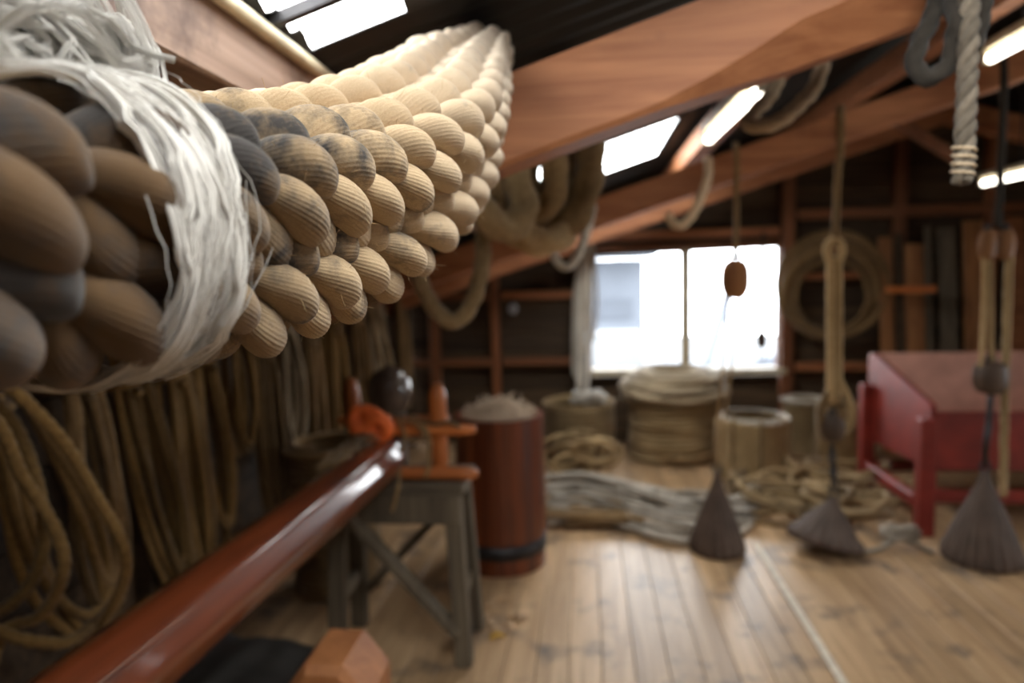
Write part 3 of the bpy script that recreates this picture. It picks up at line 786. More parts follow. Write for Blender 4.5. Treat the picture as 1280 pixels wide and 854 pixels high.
# lashings of thin line on the jig
tw = empty('jig_line', (-.62, 2.55, .72), 'thin tan line looped around the bars of the jig', 'line')
for k, P in enumerate(([(498, 522, 2.53), (505, 545, 2.52), (500, 580, 2.51), (497, 612, 2.44), (490, 640, 2.43)], [(500, 525, 2.53), (520, 530, 2.52), (530, 545, 2.52), (515, 552, 2.52), (503, 540, 2.52)],
                       [(528, 530, 2.53), (537, 550, 2.52), (536, 580, 2.50), (532, 598, 2.49)], [(510, 520, 2.55), (540, 530, 2.54), (560, 528, 2.53), (575, 533, 2.53)])):
    MB().tube(spline([at(*p) for p in P], .01), .0075, 8, lobes=3, pitch=.04).build('loop', M['ropedark'], tw)

# bright orange figure-eight of cord
oc = empty('cord_bundle', at(462, 560, 2.49), 'bright orange figure-eight bundle of cord on the spar end', 'cord')
cc = at(463, 530, 2.47)
for sgn, rr, th in ((-1, .032, .028), (1, .032, .028)):
    pts = [cc + Vector((sgn * .030 + rr * math.cos(t * 2 * math.pi / 28), -.012 * sgn * math.sin(t * 2 * math.pi / 28), -.012 * sgn + rr * 1.05 * math.sin(t * 2 * math.pi / 28))) for t in range(28)]
    MB().tube(pts, th, 14, closed=True, lobes=3, pitch=.07).build('cord_turn', M['orange'], oc)
pts = [cc + Vector((.072 * math.cos(t * 2 * math.pi / 36), -.004, .054 * math.sin(t * 2 * math.pi / 36) - .02 * math.cos(t * 2 * math.pi / 36))) for t in range(36)]
MB().tube(pts, .017, 12, closed=True, lobes=3, pitch=.06).build('cord_turn', M['orange'], oc)

# ---- buoy hanging under the second rafter
by = at(487, 488, 3.3); bo = empty('hanging_buoy', (by.x, by.y, by.z - .11), 'dark glazed round buoy hanging by two lines behind the jig', 'buoy')
MB().lathe([(.05, -.115), (.085, -.10), (.105, -.05), (.112, 0), (.105, .05), (.085, .085), (.05, .108), (.02, .118), (.015, .13)], by, 28).build('ball', M['buoy'], bo)
for dx, px in ((-.03, 462), (.02, 470)):
    top = at(px, 385, 3.3)
    MB().tube(spline([by + Vector((dx, 0, .12)), (by + Vector((dx, 0, .12))).lerp(top, .5), top, Vector((top.x, 3.36, 1.46))], .03), .011, 8, lobes=3, pitch=.06).build('line', M['rope'], bo)

# ---- red stave drum with iron hoop, filled with tow
dc = at(627, 640, 3.46); dcx = dc.x; dcy = 3.46
drum = empty('stave_drum', (dcx, dcy, 0), 'tall red-brown wooden stave drum with dark iron hoop', 'drum')
NS = 20; RD = .228; HD = .785
for k in range(NS):
    a0 = 2 * math.pi * k / NS + .004; a1 = 2 * math.pi * (k + 1) / NS - .004; V = []; Fc = []
    for z in (0.0, .26, .52, HD):
        bul = 1 + .012 * math.sin(math.pi * z / HD)
        for (rr, aa) in ((RD, a0), (RD * 1.004, (a0 + a1) / 2), (RD, a1), (RD - .022, a1), (RD - .022, a0)):
            V.append((dcx + rr * bul * math.cos(aa), dcy + rr * bul * math.sin(aa), z))
    for i in range(3):
        for q in range(5):
            q2 = (q + 1) % 5; Fc.append((i * 5 + q, i * 5 + q2, i * 5 + 5 + q2, i * 5 + 5 + q))
    Fc.append((4, 3, 2, 1, 0)); Fc.append((15, 16, 17, 18, 19))
    am = (a0 + a1) / 2
    MB().add(V, Fc).build('stave', M['drumwood'], drum, smooth=False, origin=(dcx + RD * math.cos(am), dcy + RD * math.sin(am), 0))
MB().lathe([(.2, .02), (.2, .04)], (dcx, dcy, 0), 24).build('drum_base', M['drumwood'], drum, smooth=False)
def hoop(z0, z1, nm='hoop'):
    b = MB(); b.lathe([(RD * 1.012, z0), (RD * 1.035, z0), (RD * 1.035, z1), (RD * 1.012, z1)], (dcx, dcy, 0), 48)
    b.f = b.f[:-2]; return b.build(nm, M['iron'], drum)
hoop(.085, .155)
MB().lathe([(RD * .90, .70), (RD * .5, .71), (.02, .715)], (dcx, dcy, 0), 24).build('tow_bed', M['tow'], drum)
th_ = MB(); rp = random.Random(9)
for q in range(520):
    a = rp.uniform(0, 6.28); rr = .2 * math.sqrt(rp.random()); a2 = rp.uniform(0, 6.28); l = rp.uniform(.05, .14)
    p0 = Vector((dcx + rr * math.cos(a), dcy + rr * math.sin(a), .735 + rp.uniform(0, .05) + .07 * (1 - rr / .2)))
    d = Vector((math.cos(a2), math.sin(a2), rp.uniform(-.2, .5) if q % 6 else rp.uniform(.5, 1.2))) * l
    up = Vector((0, 0, rp.uniform(0, .03)))
    pts = [p0 - d * .5, p0 + up, p0 + d * .5]
    for p in pts:
        v = Vector((p.x - dcx, p.y - dcy, 0))
        if v.length > RD - .03: v *= (RD - .03) / v.length; p.x = dcx + v.x; p.y = dcy + v.y
    th_.tube(spline(pts, .03), .0032, 4)
tag(tag(th_.build('tow_heap', M['tow']), 'loose heap of pale tow fibre in the top of the drum', 'tow'), kind='stuff')

# ---- dark tarpaulin bundle under the spar
V = []; Fc = []; nx, ny = 28, 40
for j in range(ny + 1):
    for i in range(nx + 1):
        u, v = i / nx, j / ny; x = -1.5 + .66 * u; y = 1.25 + 1.15 * v
        e = min(1, 6 * u, 6 * (1 - u)) * min(1, 7 * v, 7 * (1 - v)); e = e * e * (3 - 2 * e)
        n_ = noise.noise(Vector((x * 5, y * 4, 1))) * .5 + noise.noise(Vector((x * 11, y * 7, 5))) * .3
        V.append((x + .02 * n_, y, max(.003, e * (.26 - .10 * u + .07 * n_))))
V += [(p[0], p[1], 0.0) for p in V]; o_ = (nx + 1) * (ny + 1)
for j in range(ny):
    for i in range(nx):
        q = j * (nx + 1) + i; Fc.append((q, q + 1, q + nx + 2, q + nx + 1)); Fc.append((o_ + q, o_ + q + nx + 1, o_ + q + nx + 2, o_ + q + 1))
tag(MB().add(V, Fc).build('tarpaulin', M['tarp']), 'crumpled dark tarpaulin bundle on the floor under the spar', 'tarpaulin')

# ---- octagonal wooden post head in the foreground
ph_ = at(420, 812, 1.62); post = empty('octagonal_post', (ph_.x, 1.62, 0), 'orange-brown wooden post with eight-sided head standing beside the red spar', 'post')
b = MB(); V = []; Fc = []
rows = [(.135, 1.62 - .105), (.155, 1.62 - .085), (.155, 1.62 + .085), (.135, 1.62 + .105)]
zc = ph_.z - .135
for (rr, y) in rows:
    for k in range(8):
        a = math.pi / 8 + k * math.pi / 4; V.append((ph_.x + .80 * rr * math.cos(a), y, zc + rr * math.sin(a) / math.cos(math.pi / 8) * .93))
for i in range(3):
    for k in range(8):
        k2 = (k + 1) % 8; Fc.append((i * 8 + k, i * 8 + 8 + k, i * 8 + 8 + k2, i * 8 + k2))
Fc.append(tuple(range(8))); Fc.append(tuple(24 + k for k in range(8))[::-1])
b.add(V, Fc).build('head', M['posthead'], post, smooth=False)
MB().box((ph_.x, 1.62, (zc - .12) / 2), (.09, .10, zc - .12), bev=.008).build('shaft', M['trestle'], post, smooth=False)
MB().box((ph_.x, 1.62, .02), (.26, .26, .04), bev=.005).build('foot', M['trestle'], post, smooth=False)

# ---- rope hanks hung on the left wall
rh = random.Random(21)
def hank(y, ztop, length, spread, n, r, mat, label, lean=0.0, xo=-1.50, group=None):
    h = empty('rope_hank', (xo, y, ztop - length), label, 'rope', group)
    MB().tube([Vector((XL + .05, y, ztop + .01)), Vector((xo + .07, y, ztop + .03))], .012, 8).build('peg', M['block'], h)
    for k in range(n):
        s = spread * rh.uniform(.35, 1); L = length * rh.uniform(.82, 1.0); dx = rh.uniform(-.03, .05); dy = rh.uniform(-.02, .02)
        e1, e2 = rh.uniform(.2, .5), rh.uniform(.2, .5); ln = lean * L
        P = [(xo + dx * .3, y + dy, ztop + r), (xo + dx, y - s * e1 + dy + ln * .3, ztop - L * .3), (xo + dx, y - s * .5 + ln * .7, ztop - L * .7), (xo + dx + .01, y - s * .28 + ln * .95, ztop - L * .95), (xo + dx + .02, y + ln, ztop - L),
             (xo + dx + .02, y + s * .28 + ln * .95, ztop - L * .95), (xo + dx + .03, y + s * .5 + ln * .7, ztop - L * .7), (xo + dx + .02, y + s * e2 + ln * .3, ztop - L * .3)]
        MB().tube(spline(P, .035, True), r, 8, closed=True, lobes=3, pitch=r * 7).build('strand', M[mat], h)
    P = [Vector((xo + .015 + .05 * math.cos(t), y + .045 * math.sin(t), ztop - length * .22 + .006 * t)) for t in [i * .5 for i in range(26)]]
    MB().tube(P, r * .9, 8).build('binding', M[mat], h)
    return h
hk = [
      (1.52, 1.38, 1.0, .30, 3, .015, 'ropehank', 'tan rope hank with a kinked outer bight on the left wall', .30),
      (1.80, 1.38, .92, .16, 5, .013, 'ropedark', 'dark tan rope hank hanging in narrow strands', .05),
      (2.02, 1.38, 1.05, .20, 6, .013, 'ropehank', 'long tan rope hank slanting down behind the spar', .22),
      (2.26, 1.38, 1.1, .14, 7, .014, 'ropehank', 'straight full hank of golden rope behind the middle of the spar', .08),
      (2.48, 1.38, 1.0, .16, 6, .012, 'ropehank', 'golden rope hank with loosely crossed strands', .10),
      (2.72, 1.38, .62, .14, 5, .011, 'ropehank', 'short tan hank with an eye at its foot', 0),
      (2.95, 1.38, 1.1, .10, 6, .012, 'ropedark', 'thin dark brown hank close to a wall stud', .06),
      (3.2, 1.38, .72, .16, 5, .014, 'ropecap', 'grey weathered hank with open loops on the left wall', 0),
      (3.5, 1.38, 1.15, .12, 7, .014, 'ropedark', 'long brown hank of straight strands hung beyond the grey hank', 0),
      (3.85, 1.38, 1.05, .20, 9, .015, 'ropehank', 'thick golden hank of many straight strands hung left of the jig', 0),
      (4.25, 1.38, .9, .14, 7, .013, 'ropedark', 'brown hank with crossed loops near the back corner', .05),
      (4.75, 1.38, .8, .16, 6, .015, 'ropecap', 'grey-brown hank next to the back corner', 0),
      (5.3, 1.38, .95, .18, 6, .016, 'ropedark', 'dark hank in the back corner of the left wall', 0)]
for a in hk: hank(*a[:8], lean=a[8])
# the heavy bights that sag out from the near wall
for P, lab in (([(XL + .06, 1.15, 1.42), at(-60, 440, 1.35), at(60, 530, 1.45), at(120, 620, 1.52), at(156, 690, 1.55), at(150, 740, 1.57), at(120, 790, 1.6), (-1.45, 1.66, .45)], 'heavy tan rope bight kinked outwards above the spar'),
               ([(XL + .06, 1.05, 1.42), at(-40, 500, 1.3), at(30, 600, 1.38), at(72, 670, 1.4), at(78, 720, 1.4), at(50, 770, 1.42), at(0, 800, 1.4), (-1.3, 1.2, .5)], 'heavy tan rope bight curling back towards the wall'),
               ([at(-60, 470, 1.42), at(10, 520, 1.44), at(45, 600, 1.44), at(55, 680, 1.43), at(30, 740, 1.42), at(-40, 790, 1.4)], 'tan rope loop hanging inside the curling bight'),
               ([at(-60, 760, 1.35), at(0, 790, 1.38), at(50, 803, 1.42), at(95, 798, 1.5), (-1.35, 1.75, .6)], 'tan rope sagging low across the wall under the bights')):
    rope_thing('rope_bight', P, .0145, 'ropehank', lab, pitch=.09)
# coil standing behind the spar
def coil(name, c, R, H, r, mat, label, group=None, top=True, layers=2, lash=None, messy=0.0, cap=None):
    """a rope wound up into a barrel: outer helix, spiral top and inner wall"""
    co = empty(name, (c[0], c[1], 0), label, 'rope coil', group); cx, cy = c[0], c[1]; rc = random.Random(int(abs(cx) * 1000) + int(cy * 100))
    def helix(R0, z0, z1):
        n = max(2, int((z1 - z0) / (2 * r * .93))); P = []
        for i in range(n * 28 + 1):
            t = i / 28; a = 2 * math.pi * t
            wob = 1 + messy * .05 * noise.noise(Vector((math.cos(a) * 1.3, math.sin(a) * 1.3, t * .7)))
            z = z0 + r + t * 2 * r * .93
            P.append(Vector((cx + (R0 - r) * wob * math.cos(a), cy + (R0 - r) * wob * math.sin(a), z + messy * .006 * math.sin(3 * a + t))))
        return P
    P = helix(R, 0, H)
    z = P[-1].z
    Q = []
    if top:
        for i in range(42):
            t = i / 28; a = 2 * math.pi * t; rr = R - r - 2 * r * .95 * t
            if rr < R * .35: break
            Q.append(Vector((cx + rr * math.cos(a), cy + rr * math.sin(a), z + r * .6 - .004 * t)))
    MB().tube(P + Q, r, 8, lobes=3, pitch=r * 7).build('winding', M[mat], co)
    if layers > 1: MB().tube(helix(R - 3.6 * r, 0, H * .9), r, 6).build('inner_winding', M[mat], co)
    for k in range(lash or 0):
        a = -math.pi / 2 + (k - (lash - 1) / 2) * .75
        d = Vector((math.cos(a), math.sin(a), 0)); pts = []
        for (u, zz) in ((R - 5 * r, .05), (R - 5 * r, H), (R - 2.5 * r, H + 2.6 * r), (R + .2 * r, H + 1.2 * r), (R + .6 * r, H * .6), (R + .6 * r, .05)):
            pts.append(Vector((cx, cy, zz)) + d * u)
        MB().tube(spline(pts, .03), r * .75, 8).build('lashing', M[mat], co)
    if cap:
        for k in range(cap[0]):
            ph = rc.uniform(0, 6); f_ = rc.uniform(-.5, 2.6); big = cap[1] > .06; RR = R * (.70 + .37 * math.cos(f_)) if big else R * rc.uniform(.78, 1.0); ox, oy = rc.uniform(-.04, .04) * R, rc.uniform(-.04, .04) * R; zz = (H + .01 + cap[1] * math.sin(f_)) if big else H + r + cap[1] * rc.random(); tl = rc.uniform(-.1, .1) * min(1, cap[1] * 7); tp_ = rc.uniform(0, 6)
            pts = [Vector((cx + ox + RR * math.cos(a) * (1 + .05 * math.sin(2 * a + ph)), cy + oy + RR * math.sin(a) * (1 + .05 * math.cos(3 * a + ph)), zz + tl * RR * math.cos(a + tp_))) for a in [2 * math.pi * i / 40 for i in range(40)]]
            MB().tube(pts, r * 1.05, 8, closed=True, lobes=3, pitch=r * 7).build('loose_turn', M[cap[2]], co)
    return co
coil('rope_coil', (-1.22, 3.1), .21, .66, .016, 'ropedark', 'tall brown rope coil standing behind the spar against the left wall', messy=1.0, cap=(6, .05, 'ropedark'))
G = None
c1 = at(842, 520, 5.52); coil('rope_coil', (c1.x, 5.52), .365, .55, .019, 'ropecoil', 'big untidy rope coil heaped with loose turns under the window', messy=1.0, cap=(26, .13, 'ropecap'))
c1 = at(940, 550, 4.96); coil('rope_coil', (c1.x, 4.96), .26, .43, .013, 'ropecoil', 'neat round rope coil tied with vertical lashings below the window', lash=3, cap=(2, .015, 'ropegrey'))
c1 = at(1006, 545, 5.6); coil('rope_coil', (c1.x, 5.6), .17, .43, .014, 'ropecoil', 'narrow tan rope coil between the neat coil and the hanging tackle', cap=(2, .01, 'ropegrey'))
c1 = at(1053, 545, 5.2); coil('rope_coil', (c1.x, 5.2), .19, .45, .014, 'ropedark', 'brown rope coil standing behind the hanging tackle')
c1 = at(724, 545, 5.35); coil('rope_coil', (c1.x, 5.35), .285, .46, .014, 'ropecoil', 'wide tan rope coil by the drum under the hanging grey lines', messy=.5, cap=(2, .01, 'ropecoil'))
# white rope dumped on that coil
wr = empty('white_rope_pile', (c1.x + .1, 5.2, .45), 'small pile of white rope on the wide tan coil', 'rope')
for k in range(6):
    cx, cy, RR = c1.x + .10 + rh.uniform(-.06, .06), 5.25 + rh.uniform(-.06, .06), rh.uniform(.06, .13)
    pts = [Vector((cx + RR * math.cos(a), cy + RR * math.sin(a), .51 + .012 * k + .03 * math.sin(a + 2 * k) + .01 * math.sin(3 * a))) for a in [2 * math.pi * i / 30 for i in range(30)]]
    MB().tube(pts, .014, 8, closed=True, lobes=3, pitch=.09).build('turn', M['ropewhite'], wr)

# ---- loose rope on the floor in front of the coils
def floor_rope(name, base, label, strands, mat, rad, group=None):
    h = empty(name, base, label, 'rope')
    for P in strands: MB().tube(spline(P, .04), rad, 8, lobes=3, pitch=rad * 7).build('strand', M[mat], h)
    return h
st = []
for k in range(36):
    u = k / 35; off = rh.uniform(-.06, .06); zz = .02 + .16 * math.sin(math.pi * min(1, u * 1.1)) * rh.uniform(.3, 1); P = []
    for j, (px, py) in enumerate(((684, 612), (730, 608), (780, 622), (830, 636), (880, 640), (925, 634), (942, 618))):
        py2 = py + (u - .42) * (48 if j < 4 else 46) * (1.25 - .1 * j) + 6 * math.sin(j * 1.3 + k)
        g = fl(px + 5 * math.sin(k * 2.1 + j), py2 + 14); g.z = max(.022, zz * (1.0 if j < 5 else .7) + .02 * math.sin(j * 1.7 + k)); P.append(g)
    st.append(P)
floor_rope('grey_rope_heap', fl(800, 650), 'flowing heap of weathered grey rope on the floor behind the first cone', st, 'ropegrey', .0125)
st = []
for k in range(22):
    g = fl(rh.uniform(965, 1085), rh.uniform(618, 658)); RR = rh.uniform(.16, .34); zz = .022 + .16 * rh.random(); ph = rh.uniform(0, 6)
    st.append([(g.x + RR * math.cos(a + ph) * 1.15, g.y + .12 + RR * .75 * math.sin(a + ph), max(.02, zz + .03 * math.sin(2 * a + k))) for a in [i * .6 for i in range(rh.randint(8, 12))]])
floor_rope('tan_rope_heap', fl(1020, 650), 'tangled heap of tan rope loops on the floor by the red trough', st, 'ropecoil', .017)
st = []
for k in range(16):
    g = fl(rh.uniform(690, 800), rh.uniform(640, 662)); zz = .02 + .05 * rh.random(); l = rh.uniform(.25, .5); a = rh.uniform(-.35, .25)
    st.append([(g.x - l * math.cos(a), g.y - l * math.sin(a), zz), (g.x, g.y + rh.uniform(-.06, .06), zz + .015), (g.x + l * math.cos(a), g.y + l * math.sin(a), zz)])
floor_rope('brown_rope_heap', fl(740, 655), 'flat bundle of brown rope on the floor beneath the grey rope', st, 'ropedark', .018)
st = []
for k in range(9):
    g = fl(rh.uniform(700, 765), rh.uniform(596, 612)); RR = rh.uniform(.10, .2); ph = rh.uniform(0, 6); zz = .03 + .16 * rh.random()
    st.append([(g.x + RR * math.cos(a + ph), g.y + .05 * math.cos(a), zz + (RR * .9) * (1 + math.sin(a + ph)) * .6) for a in [i * .6 for i in range(12)]])
floor_rope('upright_loops', fl(725, 605), 'springy tan rope loops standing up between drum and coils', st, 'rope', .014)
kn = []; g = at(1126, 645, 3.70)
for k in range(3):
    kn.append([(g.x + rh.uniform(-.10, .10), g.y + rh.uniform(-.05, .04), rh.uniform(.02, .13)) for _ in range(9)])
kn.append([(g.x - .30, 3.58, .016), (g.x - .12, 3.64, .02), (g.x, 3.68, .07), (g.x + .06, 3.66, .04), (g.x + .12, 3.60, .016)])
floor_rope('white_rope_knot', fl(1125, 655), 'knotted pale rope lying against the front leg of the red trough', kn, 'ropegrey', .012)

# ---- fluted cone weights on their tackles
def cone(c, R, H, label, tilt=None, flutes=18, sx=1.0):
    co = empty('cone_weight', c, label, 'weight')
    prof = [(R * .96, 0), (R, .012), (R, .04), (R * .80, H * .28), (R * .58, H * .5), (R * .38, H * .68), (R * .22, H * .82), (R * .13, H * .92), (R * .11, H)]
    rot = tilt.to_matrix() if tilt else None
    if sx != 1.0:
        rot = (rot or Matrix.Identity(3)) @ Matrix.Diagonal((sx, 1, 1))
    base = Vector(c)
    MB().lathe(prof, base, 108, rot, flutes, .045).build('body', M['cone'], co)
    top = (rot @ Vector((0, 0, H)) if rot else Vector((0, 0, H))) + base
    pts = [top + Vector((.022 * math.cos(a), 0, .018 + .024 * math.sin(a))) for a in [2 * math.pi * i / 16 for i in range(16)]]
    MB().tube(pts, .008, 8, closed=True).build('eye', M['iron'], co)
    return co, top
from mathutils import Euler
f = fl(897, 690); _, top1 = cone((f.x, f.y + .02, .002), .142, .43, 'tall slim fluted iron cone weight standing by the grey rope')
f = fl(1032, 692); _, top2 = cone((f.x, f.y + .03, .045), .165, .25, 'squat tilted fluted cone weight at the foot of the thick tackle', Euler((R_(-6), R_(13), 0)), sx=1.12)
f = fl(1231, 703); _, top3 = cone((f.x, f.y + .03, .002), .178, .46, 'broad fluted cone weight in front of the red trough', flutes=22)

def pulley(c, w_, h, mat, parent, ax='Y'):
    c = Vector(c); pb = MB()
    for sgn in (-1, 1):
        prof = [(.01, -h / 2), (w_ * .33, -h * .44), (w_ * .47, -h * .25), (w_ * .5, 0), (w_ * .47, h * .25), (w_ * .33, h * .44), (.01, h / 2)]
        pb.lathe(prof, c + Vector((0, sgn * w_ * .20, 0)), 20, Matrix.Diagonal((1, .36, 1)))
    p_ = pb.build('pulley_block', M[mat], parent)
    MB().lathe([(w_ * .30, -w_ * .11), (w_ * .36, -w_ * .08), (w_ * .31, 0), (w_ * .36, w_ * .08), (w_ * .30, w_ * .11)], c, 18, Matrix.Rotation(R_(90), 3, 'X')).build('sheave', M['iron'], p_)
    pts = [c + Vector((w_ * .14 * math.cos(a), 0, h * .54 + w_ * .16 * math.sin(a))) for a in [2 * math.pi * i / 16 for i in range(16)]]
    MB().tube(pts, .008, 8, closed=True).build('becket', M['iron'], p_)
def line(P, r, mat, parent, name='line', lobes=3):
    return MB().tube(spline(P, .03), r, 8, lobes=lobes, pitch=r * 7).build(name, M[mat], parent)
# tackle one: wooden block in front of the window
tk = empty('block_tackle', (top1.x, 3.6, .4), 'oval brown pulley block hanging before the window on thin lines', 'tackle')
bc = at(919, 349, 3.36); pulley(bc, .125, .19, 'block', tk)
rt1 = 1.70 + SL * at(921, 200, 3.36).x
line([bc + Vector((0, 0, .10)), at(920, 290, 3.36), at(921, 230, 3.36), Vector((at(921, 230, 3.36).x, 3.37, rt1 + .1)), Vector((at(921, 230, 3.36).x, 3.39, rt1 + .17))], .013, 'ropedark', tk)
for dx in (-.028, .028):
    line([bc + Vector((dx, 0, -.06)), bc.lerp(Vector(top1), .5) + Vector((dx * .7, 0, 0)), Vector(top1) + Vector((dx * .3, 0, .03))], .0075, 'rope', tk)
# tackle two: thick doubled fall
tk = empty('rope_tackle', (top2.x, 3.55, .3), 'thick doubled pale rope fall with eye splice and chain hook', 'tackle')
T = lambda px, py, Y=3.38: at(px, py, Y)
line([Vector((T(1050, 190).x, 3.39, 1.70 + SL * T(1050, 190).x + .17)), Vector((T(1050, 190).x, 3.37, 1.70 + SL * T(1050, 190).x)), T(1047, 220), T(1044, 300)], .017, 'ropedark', tk)
pts = [T(1043, 313) + Vector((.035 * math.cos(a), 0, .05 * math.sin(a))) for a in [2 * math.pi * i / 20 for i in range(20)]]
MB().tube(pts, .019, 10, closed=True).build('eye_splice', M['rope'], tk)
for dpx in (-5, 5): line([T(1043 + dpx, 322), T(1043 + dpx, 400), T(1043 + dpx, 470), T(1041 + dpx * .8, 505)], .0195, 'rope', tk, 'fall')
line([T(1046, 470), T(1060, 498), T(1064, 525), T(1050, 545)], .018, 'rope', tk, 'fall')
line([T(1036, 490), T(1026, 515), T(1030, 540), T(1040, 552)], .02, 'ropedark', tk, 'fall')
pulley(T(1040, 535), .11, .13, 'blockdark', tk)
for k in range(6):
    c = T(1040, 562).lerp(Vector(top2) + Vector((0, 0, .05)), k / 5.5)
    pts = [c + Vector(((.016 * math.cos(a)) if k % 2 else 0, 0 if k % 2 else .016 * math.cos(a), .03 * math.sin(a))) for a in [2 * math.pi * i / 14 for i in range(14)]]
    MB().tube(pts, .006, 6, closed=True).build('chain_link', M['iron'], tk)
# tackle three: two blocks in front of the trough
tk = empty('double_tackle', (top3.x, 3.5, .47), 'two-block tackle with several tan falls before the red trough', 'tackle')
xr = T(1250, 180).x; zr = 1.70 + SL * xr
line([Vector((xr, 3.39, zr + .17)), Vector((xr, 3.37, zr)), T(1250, 230), T(1247, 285)], .016, 'ropeblack', tk)
for dpx, mt in ((-12, 'block'), (11, 'block')): pulley(T(1246 + dpx, 306), .07, .14, mt, tk)
line([T(1231, 315), T(1229, 400), T(1226, 460)], .010, 'rope', tk, 'fall')
line([T(1237, 315), T(1238, 400), T(1240, 458)], .013, 'rope', tk, 'fall')
line([T(1262, 310), T(1259, 400), T(1256, 500), T(1254, 620)], .018, 'rope', tk, 'fall')
pulley(T(1238, 472), .135, .16, 'blockdark', tk)
line([T(1238, 495), T(1236, 530), T(1232, 560), Vector(top3) + Vector((0, 0, .03))], .014, 'iron', tk, 'hook_shank', 0)

# ---- red trough on legs
tr = empty('red_trough', (2.7, 4.3, 0), 'red painted wooden trough on legs with sloping ends', 'trough')
X0, X1, Y0, Y1 = 1.87, 3.5, 3.92, 4.74
def slab(P, th, name, mat):
    P = [Vector(p) for p in P]; n = (P[1] - P[0]).cross(P[2] - P[0]).normalized() * th
    k = len(P); V = P + [p + n for p in P]
    Fc = [tuple(range(k))[::-1], tuple(k + i for i in range(k))] + [(i, (i + 1) % k, k + (i + 1) % k, k + i) for i in range(k)]
    return MB().add(V, Fc).build(name, M[mat], tr, smooth=False)
for X in (X0, X1):
    slab([(X, Y0, .37), (X, Y1, .34), (X, Y1 + .02, .91), (X, Y1 - .06, .92), (X, Y0, .73), (X, Y0 - .01, .70)], .028, 'end_panel', 'red')
slab([(X0 + .02, Y0 + .01, .37), (X1, Y0 + .01, .37), (X1, Y0 + .01, .69), (X0 + .02, Y0 + .01, .69)], .028, 'front_panel', 'red')
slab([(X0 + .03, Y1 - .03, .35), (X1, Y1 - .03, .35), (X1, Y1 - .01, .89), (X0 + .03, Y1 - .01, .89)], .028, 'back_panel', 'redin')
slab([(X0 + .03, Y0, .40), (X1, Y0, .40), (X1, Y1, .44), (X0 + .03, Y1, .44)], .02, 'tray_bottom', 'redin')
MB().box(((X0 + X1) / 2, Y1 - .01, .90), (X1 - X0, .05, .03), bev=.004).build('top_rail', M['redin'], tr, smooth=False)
for X in (X0 - .03, X1 + .05):
    for (y, zt) in ((Y0 - .03, .66), (Y1 - .05, .72)):
        MB().box((X, y, zt / 2), (.085, .085, zt), bev=.01).build('leg', M['red'], tr, smooth=False)
    MB().box((X, (Y0 + Y1) / 2, .17), (.06, Y1 - Y0 - .1, .07), bev=.006).build('rail', M['red'], tr, smooth=False)
MB().box(((X0 + X1) / 2, Y0 + .05, .2), (X1 - X0, .05, .07), bev=.006).build('rail', M['red'], tr, smooth=False)
MB().box(((X0 + X1) / 2, Y1 - .05, .17), (X1 - X0, .05, .07), bev=.006).build('rail', M['red'], tr, smooth=False)

# ---- rope coil hung on the back wall
wc = at(1040, 357, 5.8); hc = empty('wall_coil', (wc.x, 5.85, wc.z - .43), 'large ring coil of tan rope hung on the back wall beside the window', 'rope coil')
for k in range(8):
    RR = .43 - .021 * k + rh.uniform(-.008, .008)
    pts = [Vector((wc.x + rh.uniform(-.004, .004) + RR * math.cos(a), 5.80 + .012 * math.sin(3 * a + k) + .01 * (k % 3), wc.z + RR * math.sin(a) - .012 * k)) for a in [2 * math.pi * i / 48 for i in range(48)]]
    MB().tube(pts, .0145, 8, closed=True, lobes=3, pitch=.09).build('turn', M['ropedark'], hc)
MB().tube([Vector((wc.x, 5.92, wc.z + .27)), Vector((wc.x, 5.72, wc.z + .29))], .014, 8).build('peg', M['block'], hc)

# ---- timber leaning on the back wall and a shelf
rb = random.Random(4)
lab = ['pale brown plank leaning on the back wall, first beyond the hung coil', 'narrow dark plank leaning on the back wall beside the pale one', 'wide brown plank leaning behind the red trough', 'thin batten leaning among the planks behind the trough', 'dark weathered plank leaning near the two-block tackle', 'brown plank leaning behind the upper pulley blocks', 'reddish plank leaning farthest along the back wall']
for k, (px, wd, h, mt) in enumerate(((1112, .10, 1.72, 'block'), (1129, .06, 1.75, 'wall'), (1148, .14, 1.66, 'block'), (1166, .05, 1.8, 'trestle'), (1190, .13, 1.78, 'trestle'), (1222, .15, 1.83, 'block'), (1274, .14, 1.85, 'rail'))):
    X = at(px, 360, 5.75).x
    tag(MB().bar((X, 5.66, 0), (X + rb.uniform(-.006, .006), 5.86, h), .03, wd, (1, 0, 0), .004).build('leaning_plank', M[mt], smooth=False), lab[k], 'plank', 'planks leaning on the back wall')
a = at(1135, 362, 5.6); tag(MB().box((a.x + .02, 5.6, a.z), (.34, .10, .05), bev=.006).build('orange_offcut', M['orangewoodx'], smooth=False), 'small orange offcut of wood fixed across the leaning planks', 'offcut')

# ---- lines and small gear left of the window
hl = at(736, 280, 5.75); gl = empty('grey_lines', (hl.x, 5.78, .75), 'grey lines hanging in long loops beside the window', 'rope')
MB().tube([Vector((hl.x, 5.92, hl.z)), Vector((hl.x, 5.70, hl.z + .02))], .014, 8).build('peg', M['block'], gl)
for k, (dpx, yb, mt) in enumerate(((-12, 470, 'ropegrey'), (-6, 485, 'ropegrey'), (2, 440, 'ropedark'), (8, 425, 'ropegrey'), (-2, 495, 'ropewhite'))):
    a = at(733 + dpx, 360, 5.76); b = at(731 + dpx, yb, 5.76); w_ = .03 + .012 * k
    line([hl + Vector((0, .0, .015)), Vector((a.x - w_ * .4, 5.76, a.z)), Vector((b.x - w_ * .5, 5.76, b.z + .12)), Vector((b.x, 5.75, b.z)), Vector((b.x + w_ * .5, 5.74, b.z + .12)), Vector((a.x + w_ * .4, 5.74, a.z + .02)), hl + Vector((.01, -.02, .015))], .016, mt, gl, 'loop')
